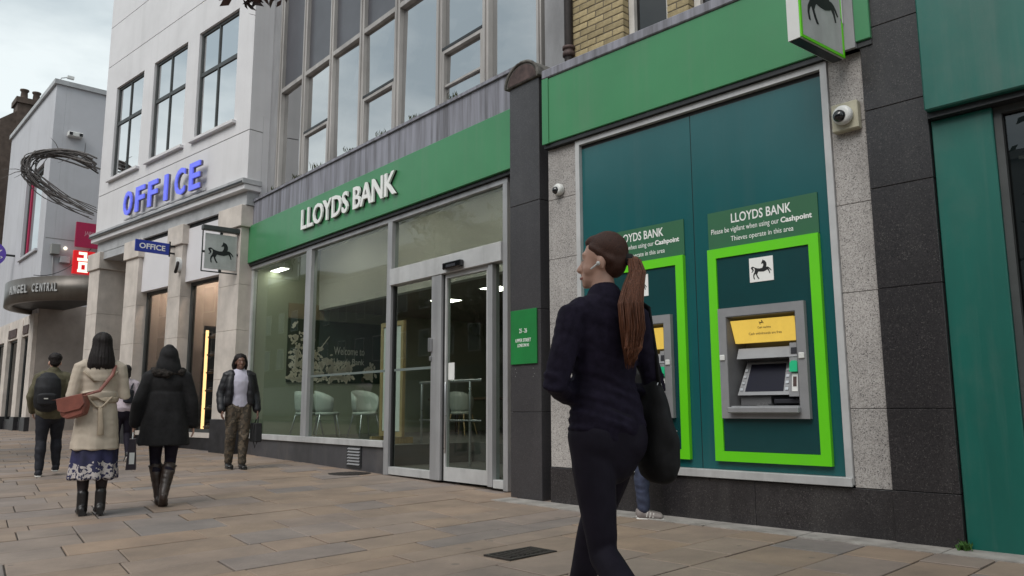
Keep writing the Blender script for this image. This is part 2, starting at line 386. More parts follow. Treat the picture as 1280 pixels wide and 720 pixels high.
# ------------------------------------------------------------------ mesh helpers
class MB:
    def __init__(s): s.v = []; s.f = []
    def add(s, vs, fs):
        o = len(s.v); s.v += [tuple(v) for v in vs]; s.f += [tuple(i + o for i in f) for f in fs]; return s
    def box(s, x0, x1, y0, y1, z0, z1):
        x0, x1 = sorted((x0, x1)); y0, y1 = sorted((y0, y1)); z0, z1 = sorted((z0, z1))
        return s.add([(x0, y0, z0), (x1, y0, z0), (x1, y1, z0), (x0, y1, z0), (x0, y0, z1), (x1, y0, z1), (x1, y1, z1), (x0, y1, z1)],
                     [(0, 3, 2, 1), (4, 5, 6, 7), (0, 1, 5, 4), (1, 2, 6, 5), (2, 3, 7, 6), (3, 0, 4, 7)])
    def hexa(s, p):   # 8 points ordered as box
        return s.add(p, [(0, 3, 2, 1), (4, 5, 6, 7), (0, 1, 5, 4), (1, 2, 6, 5), (2, 3, 7, 6), (3, 0, 4, 7)])
    def prism(s, poly, fn, d0, d1):
        """poly: 2D outline; fn(a,b,d)->3D; extruded from d0 to d1"""
        n = len(poly)
        tri = tessellate_polygon([[Vector((a, b, 0)) for a, b in poly]])
        vs = [fn(a, b, d0) for a, b in poly] + [fn(a, b, d1) for a, b in poly]
        fs = [tuple(t) for t in tri] + [tuple(n + i for i in reversed(t)) for t in tri]
        fs += [(i, (i + 1) % n, n + (i + 1) % n, n + i) for i in range(n)]
        return s.add(vs, fs)
    def tube(s, pts, rad, n=10, side=Vector((1, 0, 0)), cap=True):
        pts = [Vector(p) for p in pts]
        if not isinstance(rad, (list, tuple)): rad = [rad] * len(pts)
        rad = [r if isinstance(r, (list, tuple)) else (r, r) for r in rad]
        rings = []
        m = len(pts)
        for i, p in enumerate(pts):
            t = (pts[min(i + 1, m - 1)] - pts[max(i - 1, 0)])
            t = t.normalized() if t.length > 1e-9 else Vector((0, 0, 1))
            sd = side - t * side.dot(t)
            if sd.length < 1e-3:
                sd = Vector((0, 1, 0)) - t * t.y
            sd.normalize(); up = t.cross(sd)
            rx, ry = rad[i]
            if cap and i == 0:
                for q, h in ((.45, .8), (.8, .45)):
                    rings.append([p - t * (h * min(rx, ry) * .9) + sd * (rx * q * cos(a)) + up * (ry * q * sin(a)) for a in [2 * pi * k / n for k in range(n)]])
            rings.append([p + sd * (rx * cos(a)) + up * (ry * sin(a)) for a in [2 * pi * k / n for k in range(n)]])
            if cap and i == m - 1:
                for q, h in ((.8, .45), (.45, .8)):
                    rings.append([p + t * (h * min(rx, ry) * .9) + sd * (rx * q * cos(a)) + up * (ry * q * sin(a)) for a in [2 * pi * k / n for k in range(n)]])
        vs = [v for r in rings for v in r]
        fs = []
        for i in range(len(rings) - 1):
            for k in range(n):
                a, b = i * n + k, i * n + (k + 1) % n
                fs.append((a, b, b + n, a + n))
        fs.append(tuple(reversed(range(n)))); fs.append(tuple(range((len(rings) - 1) * n, len(rings) * n)))
        return s.add(vs, fs)
    def ball(s, c, r, n=14, m=10, rot=None):
        c = Vector(c); r = (r, r, r) if not isinstance(r, (list, tuple)) else r
        vs = []
        for i in range(m + 1):
            th = pi * i / m
            for k in range(n):
                ph = 2 * pi * k / n
                p = Vector((r[0] * sin(th) * cos(ph), r[1] * sin(th) * sin(ph), r[2] * cos(th)))
                if i in (0, m): p = Vector((r[0] * .02 * cos(ph), r[1] * .02 * sin(ph), r[2] * cos(th)))
                if rot: p = rot @ p
                vs.append(c + p)
        fs = []
        for i in range(m):
            for k in range(n):
                a, b = i * n + k, i * n + (k + 1) % n
                fs.append((a, a + n, b + n, b))
        fs.append(tuple(range(n))); fs.append(tuple(reversed(range(m * n, (m + 1) * n))))
        return s.add(vs, fs)
    def lathe(s, prof, c=(0, 0, 0), n=16, ax=None):
        c = Vector(c); vs = []; fs = []
        for r, z in prof:
            for k in range(n):
                a = 2 * pi * k / n
                p = Vector((r * cos(a), r * sin(a), z))
                vs.append(c + (ax @ p if ax else p))
        for i in range(len(prof) - 1):
            for k in range(n):
                a, b = i * n + k, i * n + (k + 1) % n
                fs.append((a, b, b + n, a + n))
        fs.append(tuple(reversed(range(n)))); fs.append(tuple(range((len(prof) - 1) * n, len(prof) * n)))
        return s.add(vs, fs)
    def mesh(s, name, smooth=False):
        me = bpy.data.meshes.new(name); me.from_pydata(s.v, [], s.f); me.update()
        if smooth: me.polygons.foreach_set('use_smooth', [True] * len(me.polygons))
        return me
    def build(s, name, m, parent=None, smooth=False, bevel=0.0):
        me = s.mesh(name, smooth)
        return link(name, me, m, parent, bevel)

def fix_normals(me):
    bm = bmesh.new(); bm.from_mesh(me); bmesh.ops.recalc_face_normals(bm, faces=bm.faces); bm.to_mesh(me); bm.free()

def link(name, me, m, parent=None, bevel=0.0):
    o = bpy.data.objects.new(name, me)
    if m is not None:
        me.materials.clear(); me.materials.append(MATS[m] if isinstance(m, str) else m)
    COL.objects.link(o)
    if parent is not None: o.parent = parent
    if bevel:
        bm = bmesh.new(); bm.from_mesh(me)
        bmesh.ops.bevel(bm, geom=[e for e in bm.edges], offset=bevel, segments=1, affect='EDGES', profile=.5)
        bm.to_mesh(me); bm.free()
    return o

def tag(o, label, cat, group=None, kind=None):
    o['label'] = label; o['category'] = cat
    if group: o['group'] = group
    if kind: o['kind'] = kind
    return o

def empty(name, loc, rz=0.0):
    o = bpy.data.objects.new(name, None); COL.objects.link(o)
    o.empty_display_size = .2; o.location = loc; o.rotation_euler = (0, 0, rz)
    return o

def thing(name, label, cat, loc, rz=0.0, group=None):
    return tag(empty(name, loc, rz), label, cat, group)

class Site:
    """a thing rooted at a frame: its children are built in (u - u0, v - v0, z - z0)"""
    def __init__(s, fr, name, label, cat, u0, v0=0.0, z0=0.0, group=None):
        s.fr = fr; s.u0 = u0; s.v0 = v0; s.z0 = z0
        s.root = thing(name, label, cat, fr.W(u0, v0, z0), fr.rot, group)
    def box(s, name, m, u0, u1, v0, v1, z0, z1, parent=None, bevel=0.0):
        b = MB().box(u0 - s.u0, u1 - s.u0, v0 - s.v0, v1 - s.v0, z0 - s.z0, z1 - s.z0)
        return b.build(name, m, parent or s.root, bevel=bevel)
    def boxes(s, name, m, rows, parent=None, bevel=0.0):
        b = MB()
        for r in rows: b.box(r[0] - s.u0, r[1] - s.u0, r[2] - s.v0, r[3] - s.v0, r[4] - s.z0, r[5] - s.z0)
        return b.build(name, m, parent or s.root, bevel=bevel)
    def P(s, u, v, z): return Vector((u - s.u0, v - s.v0, z - s.z0))
    def mb(s, name, m, mb, parent=None, smooth=False):
        mb.v = [(a - s.u0, b - s.v0, c - s.z0) for a, b, c in mb.v]
        return mb.build(name, m, parent or s.root, smooth)
    def ring(s, name, m, u0, u1, z0, z1, w, v0, v1, parent=None, wt=None, wb=None):
        wt = w if wt is None else wt; wb = w if wb is None else wb
        return s.boxes(name, m, [(u0, u0 + w, v0, v1, z0, z1), (u1 - w, u1, v0, v1, z0, z1), (u0 + w, u1 - w, v0, v1, z1 - wt, z1), (u0 + w, u1 - w, v0, v1, z0, z0 + wb)], parent)

# text as mesh, in a unit frame: x right, y up, depth toward the reader
_txt = {}
def text_mb(body, height, width=None, depth=0.004, bold=0.0, fn=None, align='LEFT'):
    key = (body, bold)
    cu = bpy.data.curves.new('lettering', 'FONT'); cu.body = body; cu.size = 1.0; cu.offset = bold; cu.resolution_u = 3
    o = bpy.data.objects.new('lettering', cu); COL.objects.link(o)
    dg = bpy.context.evaluated_depsgraph_get(); dg.update()
    me = bpy.data.meshes.new_from_object(o.evaluated_get(dg))
    bpy.data.objects.remove(o); bpy.data.curves.remove(cu)
    xs = [v.co.x for v in me.vertices]; ys = [v.co.y for v in me.vertices]
    x0, x1, y0, y1 = min(xs), max(xs), min(ys), max(ys)
    sy = height / (y1 - y0); sx = sy if width is None else width / (x1 - x0)
    off = 0 if align == 'LEFT' else -(x1 - x0) * sx / 2
    bm = bmesh.new(); bm.from_mesh(me); bpy.data.meshes.remove(me)
    bmesh.ops.remove_doubles(bm, verts=bm.verts, dist=1e-5)
    r = bmesh.ops.extrude_face_region(bm, geom=bm.faces[:])
    new = [g for g in r['geom'] if isinstance(g, bmesh.types.BMVert)]
    for v in bm.verts: v.co.z = 0
    for v in new: v.co.z = 1
    bm.verts.index_update()
    mb = MB()
    vs = [fn((v.co.x - x0) * sx + off, (v.co.y - y0) * sy, v.co.z * depth) for v in bm.verts]
    fs = [tuple(v.index for v in f.verts) for f in bm.faces]
    bm.free()
    return mb.add(vs, fs)

def street_fn(u, v, z):      # lettering on a frontage: reads from the street
    return lambda a, b, d: (u + a, v - d, z + b)
def blade_fn(u, v, z):       # lettering on a sign at right angles to the frontage
    return lambda a, b, d: (u + d, v + a, z + b)

HORSE = [(352,296),(362,280),(370,262),(377,242),(386,254),(398,254),(415,268),(430,295),(432,325),(424,350),(445,350),(465,360),(485,380),(502,408),(494,412),(474,388),(456,374),(470,400),(480,445),(470,448),(458,412),(440,390),(425,398),(385,410),(340,408),(305,402),(292,425),(285,440),(300,475),(318,503),(302,506),(284,480),(268,440),(262,428),(248,440),(240,465),(248,505),(234,502),(226,465),(230,435),(248,405),(255,380),(250,352),(232,342),(222,350),(238,368),(234,388),(210,408),(204,402),(222,384),(210,366),(196,345),(205,330),(230,325),(262,345),(290,355),(330,362),(365,358),(380,335),(384,310),(380,295),(366,298),(360,304)]
HORSE = [((x - 349) / 306, (374 - y) / 306) for x, y in HORSE]   # 1 unit wide, centred
def horse_mb(size, fn, depth):
    return MB().prism([(a * size, b * size) for a, b in HORSE], fn, 0, depth)

def remesh(mb, voxel, smooth=4, fac=.5, disp=None):
    me = mb.mesh('tmp'); fix_normals(me)
    o = bpy.data.objects.new('tmp', me); COL.objects.link(o)
    md = o.modifiers.new('r', 'REMESH'); md.mode = 'VOXEL'; md.voxel_size = voxel
    if smooth:
        ms = o.modifiers.new('s', 'SMOOTH'); ms.iterations = smooth; ms.factor = fac
    dg = bpy.context.evaluated_depsgraph_get(); dg.update()
    out = bpy.data.meshes.new_from_object(o.evaluated_get(dg))
    bpy.data.objects.remove(o); bpy.data.meshes.remove(me)
    if disp:
        ns = [v.normal.copy() for v in out.vertices]
        for v, nn in zip(out.vertices, ns):
            d = disp(v.co)
            if d: v.co += nn * d
    out.polygons.foreach_set('use_smooth', [True] * len(out.polygons))
    out.update()
    return out

def cut_above(me, z, sign=1):
    """keep only the part of a closed shell on one side of a level"""
    bm = bmesh.new(); bm.from_mesh(me)
    bmesh.ops.bisect_plane(bm, geom=bm.verts[:] + bm.edges[:] + bm.faces[:], plane_co=(0, 0, z), plane_no=(0, 0, sign), clear_outer=True)
    bm.to_mesh(me); bm.free(); return me

# ------------------------------------------------------------------ ground
def strip_grid(name, m, n0, n1, dz, step_s=1.5, s0=-40, s1=60, fn=None, steps=6):
    """sheet between two lines parallel to the frontage, following the fall of the street"""
    mb = MB(); cols = int((s1 - s0) / step_s) + 1
    e_s = Vector((-0.643, 0.766)); e_n = Vector((0.766, 0.643))
    for i in range(cols):
        for j in range(steps + 1):
            s = s0 + i * step_s; n = n0 + (n1 - n0) * j / steps
            p = e_s * s + e_n * n
            mb.v.append((p.x, p.y, gz(p.x, p.y) + dz))
    for i in range(cols - 1):
        for j in range(steps):
            a = i * (steps + 1) + j
            mb.f.append((a, a + 1, a + steps + 2, a + steps + 1))
    o = mb.build(name, m); o['kind'] = 'structure'
    me = o.data; fix_normals(me)
    return o

ground = MB().add([(-400, -400, -.9), (400, -400, -.9), (400, 400, -.9), (-400, 400, -.9)], [(0, 1, 2, 3)]).build('ground', 'earth')
ground['kind'] = 'structure'
pavement = strip_grid('pavement', 'slab_base', -2.0, 16.0, -0.012, steps=24)
road = strip_grid('road', 'asphalt', -13.0, -2.15, -0.13)
kerb_line = strip_grid('kerb', 'kerb', -2.15, -2.0, -0.004, steps=1)
far_pave = strip_grid('far_pavement', 'kerb', -17.0, -13.0, 0.0)

E1 = Vector((sin(R(45.6)), cos(R(45.6)))); E2 = Vector((-E1.y, E1.x))
def proj(p):
    c = CM.transposed() @ (Vector(p) - Vector((0, 0, CAM_H)))
    if c.z > -.2: return None
    return 640 - FPX * c.x / c.z, 360 + FPX * c.y / c.z

def slab_mesh(a0, a1, b0, b1, sk, gap, lift, tilt):
    bm_ = (b0 + b1) / 2
    def pt(a, b, inset, dz):
        a_ = a + sk * (b - bm_)
        p = E1 * a_ + E2 * b
        return (p.x, p.y, gz(p.x, p.y) + dz + tilt * (a - (a0 + a1) / 2))
    g = gap / 2; c = .006
    A0, A1, B0, B1 = a0 + g, a1 - g, b0 + g, b1 - g
    vs = [pt(A0, B0, 0, -.03), pt(A1, B0, 0, -.03), pt(A1, B1, 0, -.03), pt(A0, B1, 0, -.03),
          pt(A0, B0, 0, lift - c * .6), pt(A1, B0, 0, lift - c * .6), pt(A1, B1, 0, lift - c * .6), pt(A0, B1, 0, lift - c * .6),
          pt(A0 + c, B0 + c, 0, lift), pt(A1 - c, B0 + c, 0, lift), pt(A1 - c, B1 - c, 0, lift), pt(A0 + c, B1 - c, 0, lift)]
    fs = []
    for k in range(4):
        q = (k + 1) % 4
        fs.append((k, q, 4 + q, 4 + k)); fs.append((4 + k, 4 + q, 8 + q, 8 + k))
    fs.append((8, 9, 10, 11))
    return vs, fs

prng = random.Random(31)
slabs = []
b = -7.0
while b < 44:
    w = prng.choice((.30, .36, .42, .46, .52))
    a = -4 + prng.random() * .8
    while a < 26:
        ln = prng.choice((.42, .5, .6, .72, .85, 1.0))
        k = max(0, min(1, (b - 2.5) / 3.0)); k = k * k * (3 - 2 * k)
        ca, cb = a + ln / 2, b + w / 2
        p = E1 * ca + E2 * cb
        nA = p.x * .766 + p.y * .643; sA = (p.x - S0.x) * -.643 + (p.y - S0.y) * .766
        nO = p.dot(FO.n.to_2d())
        ok = (nA < 6.45 if sA < 9 else nO < 16)
        if ok and p.length < 48:
            tone = prng.random()
            slabs.append((a, a + ln, b, b + w, .184 * k, prng.choice((.006, .010, .014, .018)), prng.uniform(-.004, .003), prng.uniform(-.002, .002), tone, p))
        a += ln
    b += w
scored = []
for sl in slabs:
    q = proj((sl[9].x, sl[9].y, gz(sl[9].x, sl[9].y)))
    inview = q is not None and -60 < q[0] < 1340 and q[1] < 760
    scored.append((0 if inview else 1, sl[9].length, sl))
scored.sort(key=lambda t: (t[0], t[1]))
rest = MB(); rest_tone = []
for i, (flag, d, sl) in enumerate(scored):
    vs, fs = slab_mesh(*sl[:8])
    if flag == 0 and i < 290:
        mb = MB().add(vs, fs)
        o = mb.build('paving_slab', 'sandstone', pavement)
        at = o.data.attributes.new('tone', 'FLOAT', 'POINT'); at.data.foreach_set('value', [sl[8]] * len(vs))
    else:
        rest.add(vs, fs); rest_tone += [sl[8]] * len(vs)
o = rest.build('far_paving', 'sandstone', pavement); o['kind'] = 'stuff'
at = o.data.attributes.new('tone', 'FLOAT', 'POINT'); at.data.foreach_set('value', rest_tone)

er = random.Random(12)
u = -6.4
while u < -.5:
    l = er.uniform(.7, 1.15); w0, w1 = -.32 + er.uniform(-.02, .02), -.03
    pts = [FB.W(a + (.004 if a == u else -.004), v) for a, v in ((u, w0), (u + l, w0), (u + l, w1), (u, w1))]
    vs = [(q.x, q.y, gz(q.x, q.y) - .03) for q in pts] + [(q.x, q.y, gz(q.x, q.y) + .006) for q in pts]
    MB().hexa(vs).build('edging_stone', 'edge_stone', pavement)
    u += l

# ------------------------------------------------------------------ bank branch (frame A)
Z_FB, Z_FT, Z_BAND = 3.83, 4.585, 5.07
UL, UR = -15.40, -7.20
bank = Site(FA, 'bank_branch', 'glass-fronted bank branch with white letters on a long green fascia', 'building', (UL + UR) / 2, 0.0)
bk = bank
bk.box('fascia', 'green_fascia', UL, -6.89, -.10, .05, Z_FB, Z_FT, bevel=.006)
bk.box('fascia_soffit', 'dark_metal', UL, -6.892, -.06, .09, Z_FB - .05, Z_FB - .003)
# white stand-off letters, each one a part
def letters(site, word, u0, u1, v, z, h, m, depth, parent=None, spc=None, name='letter', back=None, bold=.012, slot=None):
    """one mesh per character, spaced as the font spaces them"""
    full = text_mb(word, h, u1 - u0, depth, bold, fn=lambda a, b, d: (a, b, d))
    x = 0.0; out = []
    # measure advance by cumulative prefixes
    tot = None
    for i, ch in enumerate(word):
        if ch == ' ': continue
        pre = text_mb(word[:i + 1], 1.0, None, .01, bold, fn=lambda a, b, d: (a, b, d))
        one = text_mb(ch, 1.0, None, .01, bold, fn=lambda a, b, d: (a, b, d))
        out.append((ch, max(v_[0] for v_ in pre.v), max(v_[0] for v_ in one.v)))
    W = out[-1][1]; sc = (u1 - u0) / W
    if slot:      # evenly spaced characters with open gaps
        n_ = len(out); step = (u1 - u0) / n_
        out = [(ch, (i * step + step * (.5 + .5 * slot * (.35 if ch == 'I' else 1))) / sc, step * slot * (.35 if ch == 'I' else 1) / sc) for i, (ch, _, _) in enumerate(out)]
    for ch, right, cw in out:
        uu = u0 + (right - cw) * sc
        mb = text_mb(ch, h, cw * sc, depth, bold, fn=street_fn(uu, v, z))
        lo = site.mb(name, m, mb, parent)
        if back:
            site.mb('letter_return', back, text_mb(ch, h, cw * sc, depth * 1.6, bold, fn=street_fn(uu + .004, v + depth * 1.6 + .002, z)), lo)
LU0, LU1 = FA.uz(376, 278, -.153)[0], FA.uz(494, 235, -.153)[0]
letters(bk, 'LLOYDS BANK', LU0, LU1, -.125, 4.06, .355, 'letter_white', .028, back='dark_gasket', bold=.016)
# lead-grey concrete band and its stains
bk.box('concrete_band', 'lead', UL, -6.89, -.05, .30, Z_FT + .003, Z_BAND)
bk.box('band_drip', 'lead', UL, -6.89, -.08, .32, Z_BAND + .002, Z_BAND + .045)
# ground floor glazing
Z_SILL = 0.52
def mull(u0, u1, z0, z1, name='mullion', m='aluminium', v0=-.03, v1=.09): return bk.box(name, m, u0, u1, v0, v1, z0, z1, bevel=.004)
Z_H = Z_FB - .055
shopfront = bk.box('window_head', 'aluminium', UL + .02, UR - .01, -.02, .09, Z_H - .07, Z_H, bevel=.004)
JL = (-15.38, -15.22); M1 = (-12.70, -12.50); M2 = (-9.98, -9.86)
mull(JL[0], JL[1], Z_SILL, Z_H - .072); mull(JL[1] + .003, JL[1] + .09, Z_SILL, Z_H - .072, m='alu_light', v0=.0)
mull(M1[0], M1[1], Z_SILL, Z_H - .072); mull(M2[0], M2[1], .05, Z_H - .072)
bk.box('window_sill', 'alu_light', UL + .02, M2[0] - .003, -.05, .10, .425, Z_SILL - .003, bevel=.004)
def pane(u0, u1, z0, z1, v=.03, m='glass', name='pane', site=bk, parent=None):
    if m == 'glass_upper':     # old panes sit a little out of plane
        k = [prng.uniform(-.012, .012) for _ in range(4)]
        return site.mb(name, m, MB().hexa([(u0, v + k[0], z0), (u1, v + k[1], z0), (u1, v + k[1] + .012, z0), (u0, v + k[0] + .012, z0), (u0, v + k[2], z1), (u1, v + k[3], z1), (u1, v + k[3] + .012, z1), (u0, v + k[2] + .012, z1)]), parent)
    g = site.box(name, m, u0, u1, v, v + .012, z0, z1, parent); return g
pane(JL[1] + .093, M1[0] - .002, Z_SILL, Z_H - .072); pane(M1[1] + .002, M2[0] - .002, Z_SILL, Z_H - .072)
# strips of frosted film across the panes
for (a, b_) in ((M1[1] + .01, M2[0] - .01), (M2[1] + .05, -8.83)):
    bk.box('frosted_strip', 'film', a, b_, .024, .028, 1.50, 1.535)
# entrance: header, posts, doors
ZH0, ZH1 = 2.74, 2.98
bk.box('door_header', 'alu_light', M2[1] + .003, UR - .095, -.06, .10, ZH0, ZH1, bevel=.005)
pane(M2[1] + .002, UR - .095, ZH1 + .002, Z_H - .072, v=.03)
mull(UR - .09, UR - .005, .02, Z_H - .072)
mull(-8.78, -8.555, .06, ZH0 - .003, name='door_post', m='aluminium', v0=-.05, v1=.11)
mull(-7.585, -7.495, .05, ZH0 - .003, name='door_post', m='aluminium')
pane(M2[1] + .04, -8.80, .17, ZH0 - .02)
bk.box('bottom_rail', 'alu_light', M2[1] + .003, -8.783, -.02, .08, .06, .165, bevel=.004)
bk.box('gasket', 'dark_gasket', M2[1] + .003, M2[1] + .037, .01, .06, .168, ZH0 - .004)
pane(-7.49, UR - .093, .14, ZH0 - .01, m='glass')
bk.box('bottom_rail', 'alu_light', -7.492, UR - .093, -.02, .08, .04, .137, bevel=.004)
door = bk.ring('door', 'alu_light', -8.55, -7.59, .06, ZH0 - .006, .055, .0, .06, wb=.17)
pane(-8.494, -7.646, .232, ZH0 - .065, v=.025, parent=door)
bk.box('door_edge_seal', 'dark_gasket', -8.552, -8.53, -.012, .0, .06, ZH0 - .01, door)
bk.box('opening_notice', 'paper', -8.46, -8.33, .012, .018, 1.34, 1.56, door)
mbh = MB().tube([FAp for FAp in [(-8.42, -.06, .42), (-8.42, -.06, 1.30)]], .016, 8)
bk.mb('pull_handle', 'steel', mbh, door, True)
# presence sensor above the door
sens = bk.box('door_sensor', 'camera_black', -8.43, -8.03, -.13, -.062, ZH0 + .03, ZH0 + .12, bevel=.012)
bk.box('sensor_eye', 'atm_dark', -8.33, -8.13, -.137, -.131, ZH0 + .05, ZH0 + .085, sens)
bk.box('lock_box', 'steel', -8.80, -8.74, -.09, -.052, 1.72, 1.90, bevel=.006)
bk.box('lock_box', 'steel', -8.79, -8.75, -.075, -.052, 1.60, 1.66, bevel=.005)
# stall riser and its ventilation grille
seg = (UL + .02, -13.6, -11.9, M2[0] - .004)
for i in range(3):
    bk.box('riser_panel', 'slate_plinth', seg[i] + .002, seg[i + 1] - .002, -.01, .10, -.06, .422, bevel=.003)
vent = bk.ring('vent_grille', 'dark_metal', -11.05, -10.62, .10, .43, .03, -.03, -.013)
bk.box('vent_back', 'dark_gasket', -11.02, -10.65, -.014, -.011, .13, .40, vent)
for i in range(6):
    z = .15 + i * .045
    mb = MB().hexa([(-11.02, -.042, z - .012), (-10.65, -.042, z - .012), (-10.65, -.018, z + .012), (-11.02, -.018, z + .012), (-11.02, -.042, z - .004), (-10.65, -.042, z - .004), (-10.65, -.018, z + .02), (-11.02, -.018, z + .02)])
    bk.mb('slat', 'atm_grey', mb, vent)

# upper storeys: metal curtain wall
V1 = .25
MU = [(-14.82, -14.52), (-13.74, -13.43), (-12.57, -12.35), (-11.49, -11.21), (-10.34, -10.08), (-9.17, -8.90), (-8.05, -7.82), (-6.93, -6.78)]
ZB0, ZT, ZTOP = Z_BAND + .05, 7.31, 12.0
for (a, b_) in MU:
    c = (a + b_) / 2; w = min(.13, (b_ - a) / 2)
    mm = bk.box('wall_mullion', 'alu_upper', c - w * .56, c + w * .56, V1 - .055, V1 + .08, ZB0, ZTOP, bevel=.006)
    bk.box('mullion_rib', 'alu_upper', c - .02, c + .02, V1 - .075, V1 - .057, ZB0, ZTOP, mm)
edges = [(MU[i][0] + MU[i][1]) / 2 for i in range(len(MU))]
half = [min(.13, (b_ - a) / 2) * .56 for a, b_ in MU]
for i in range(len(MU) - 1):
    a, b_ = edges[i] + half[i] + .003, edges[i + 1] - half[i + 1] - .003
    bk.box('transom', 'alu_upper', a, b_, V1 - .05, V1 + .07, ZT - .045, ZT + .045, bevel=.005)
    bk.box('transom', 'alu_upper', a, b_, V1 - .07, V1 + .07, 9.55, 9.67, bevel=.005)
    bk.box('bottom_frame', 'alu_upper', a, b_, V1 - .03, V1 + .06, ZB0, ZB0 + .07)
    cas = i in (1, 3, 5)
    if cas:
        zc = 6.10
        cf = bk.ring('casement', 'alu_upper', a, b_, ZB0 + .073, zc, .05, V1 - .045, V1 + .05)
        pane(a + .05, b_ - .05, ZB0 + .125, zc - .05, v=V1 + .012, m='glass_upper', parent=cf)
        if i == 5: bk.box('glazing_bar', 'alu_upper', a + .05, b_ - .05, V1 - .03, V1 + .01, 5.54, 5.57, cf)
        bk.box('casement_rail', 'dark_metal', a, b_, V1 - .05, V1 + .04, zc + .003, zc + .045)
        pane(a, b_, zc + .048, ZT - .048, v=V1 + .02, m='glass_upper')
    else:
        pane(a, b_, ZB0 + .073, ZT - .048, v=V1 + .02, m='glass_upper')
    pane(a, b_, ZT + .048, 9.547, v=V1 + .02, m='spandrel', name='spandrel_panel')
    pane(a, b_, 9.673, ZTOP, v=V1 + .02, m='glass_upper')
bk.box('office_blind', 'far_grey', UL, -6.8, V1 + .9, V1 + .95, ZB0, 7.2)
bk.box('upper_wall', 'concrete', UL - .3, -14.825 + .09, V1 - .06, V1 + .2, Z_BAND + .05, ZTOP)
bk.box('upper_wall', 'concrete', -6.78 + .003, -6.30, V1 - .02, V1 + .3, 4.6, ZTOP)
bk.box('roof_slab', 'concrete', UL - .3, -6.3, V1 - .1, 8.0, ZTOP + .003, ZTOP + .3)
# interior
ZF = .45
bk.box('entry_floor', 'room_floor', M2[0], UR + .3, .105, 1.6, .06, .16)
bk.box('room_floor', 'room_floor', UL, M2[0] - .01, .105, 1.6, .06, ZF)
bk.box('room_floor', 'room_floor', UL, UR + .3, 1.603, 7.5, .06, ZF)
bk.box('room_ceiling', 'room_ceiling', UL, UR + .3, .12, 1.6, 4.28, 4.34); bk.box('fascia_back', 'room_ceiling', UL, UR + .3, .07, .115, 3.70, 4.278)
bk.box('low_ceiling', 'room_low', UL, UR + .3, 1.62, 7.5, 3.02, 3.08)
bk.box('bulkhead', 'bulkhead', UL, UR + .3, 1.45, 1.60, 3.015, 4.275)
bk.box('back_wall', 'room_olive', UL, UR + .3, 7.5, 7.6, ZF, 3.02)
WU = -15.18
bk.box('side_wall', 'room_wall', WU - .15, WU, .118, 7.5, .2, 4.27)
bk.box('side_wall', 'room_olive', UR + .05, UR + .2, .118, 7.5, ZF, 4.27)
# welcome mural on the left side wall
v0, zt = FA.vz(360, 398, WU); v1, zb = FA.vz(476, 479, WU)
_, zb2 = FA.vz(359, 478.6, WU)
zb = (zb + zb2) / 2
v0 = max(.5, v0); v1 = min(v1, 7.3)

mur = bk.box('welcome_mural', 'mural_green', WU + .004, WU + .03, v0, v1, zb, zt)
bk.box('tan_frieze', 'room_tan', WU + .004, WU + .02, v0, v0 + (v1 - v0) * .36, zt + .02, zt + .32)
lr = random.Random(5)
leafb = MB()
ML = v1 - v0; MH = zt - zb
def leafpair(v, z, s, ang):
    pts = [(0, 0), (.45, .32), (1, .10), (.9, -.18), (.4, -.22)]
    poly = [(v + s * (x * cos(ang) - y * sin(ang)), z + s * (x * sin(ang) + y * cos(ang))) for x, y in pts]
    leafb.prism(poly, lambda a, b, d: (WU + .031 + d, a, b), 0, .003)
for k in range(340):
    q = lr.random() ** 1.3
    vv = v0 + .1 + q * ML * .62
    hmax = MH * (.93 - 1.1 * q if q < .38 else .50 - .45 * (q - .38))
    zz = zb + .06 + lr.random() ** 1.2 * max(.1, hmax)
    leafpair(vv, zz, lr.uniform(.06, .15), lr.uniform(0, 2 * pi))
for k in range(26):
    leafpair(v0 + ML * lr.uniform(.80, .96), zb + MH * lr.uniform(.04, .3), lr.uniform(.07, .13), lr.uniform(0, 6.28))
for (a, b_, c, d) in ((.22, .0, .22, .8), (.22, .3, .42, .75), (.22, .2, .08, .6), (.3, .0, .6, .35)):
    p = Vector((v0 + a * ML, zb + b_ * MH)); q = Vector((v0 + c * ML, zb + d * MH)); t = (q - p).normalized(); nrm = Vector((-t.y, t.x)) * .018
    leafb.prism([tuple(p + nrm), tuple(p - nrm), tuple(q - nrm * .4), tuple(q + nrm * .4)], lambda a, b, d: (WU + .031 + d, a, b), 0, .002)
o = bk.mb('mural_foliage', 'mural_leaf', leafb, mur)
o['kind'] = 'stuff'
bk.mb('welcome_lettering', 'mural_text', text_mb('Welcome to', MH * .13, ML * .33, .003, .006, fn=blade_fn(WU + .031, v0 + ML * .47, zb + MH * .46)), mur)
bk.mb('welcome_lettering', 'mural_text', text_mb('Lloyds Bank', MH * .13, ML * .33, .003, .006, fn=blade_fn(WU + .031, v0 + ML * .47, zb + MH * .27)), mur)
bk.box('mural_badge', 'mural_leaf', WU + .031, WU + .034, v0 + ML * .82, v0 + ML * .90, zb + MH * .06, zb + MH * .24, mur)
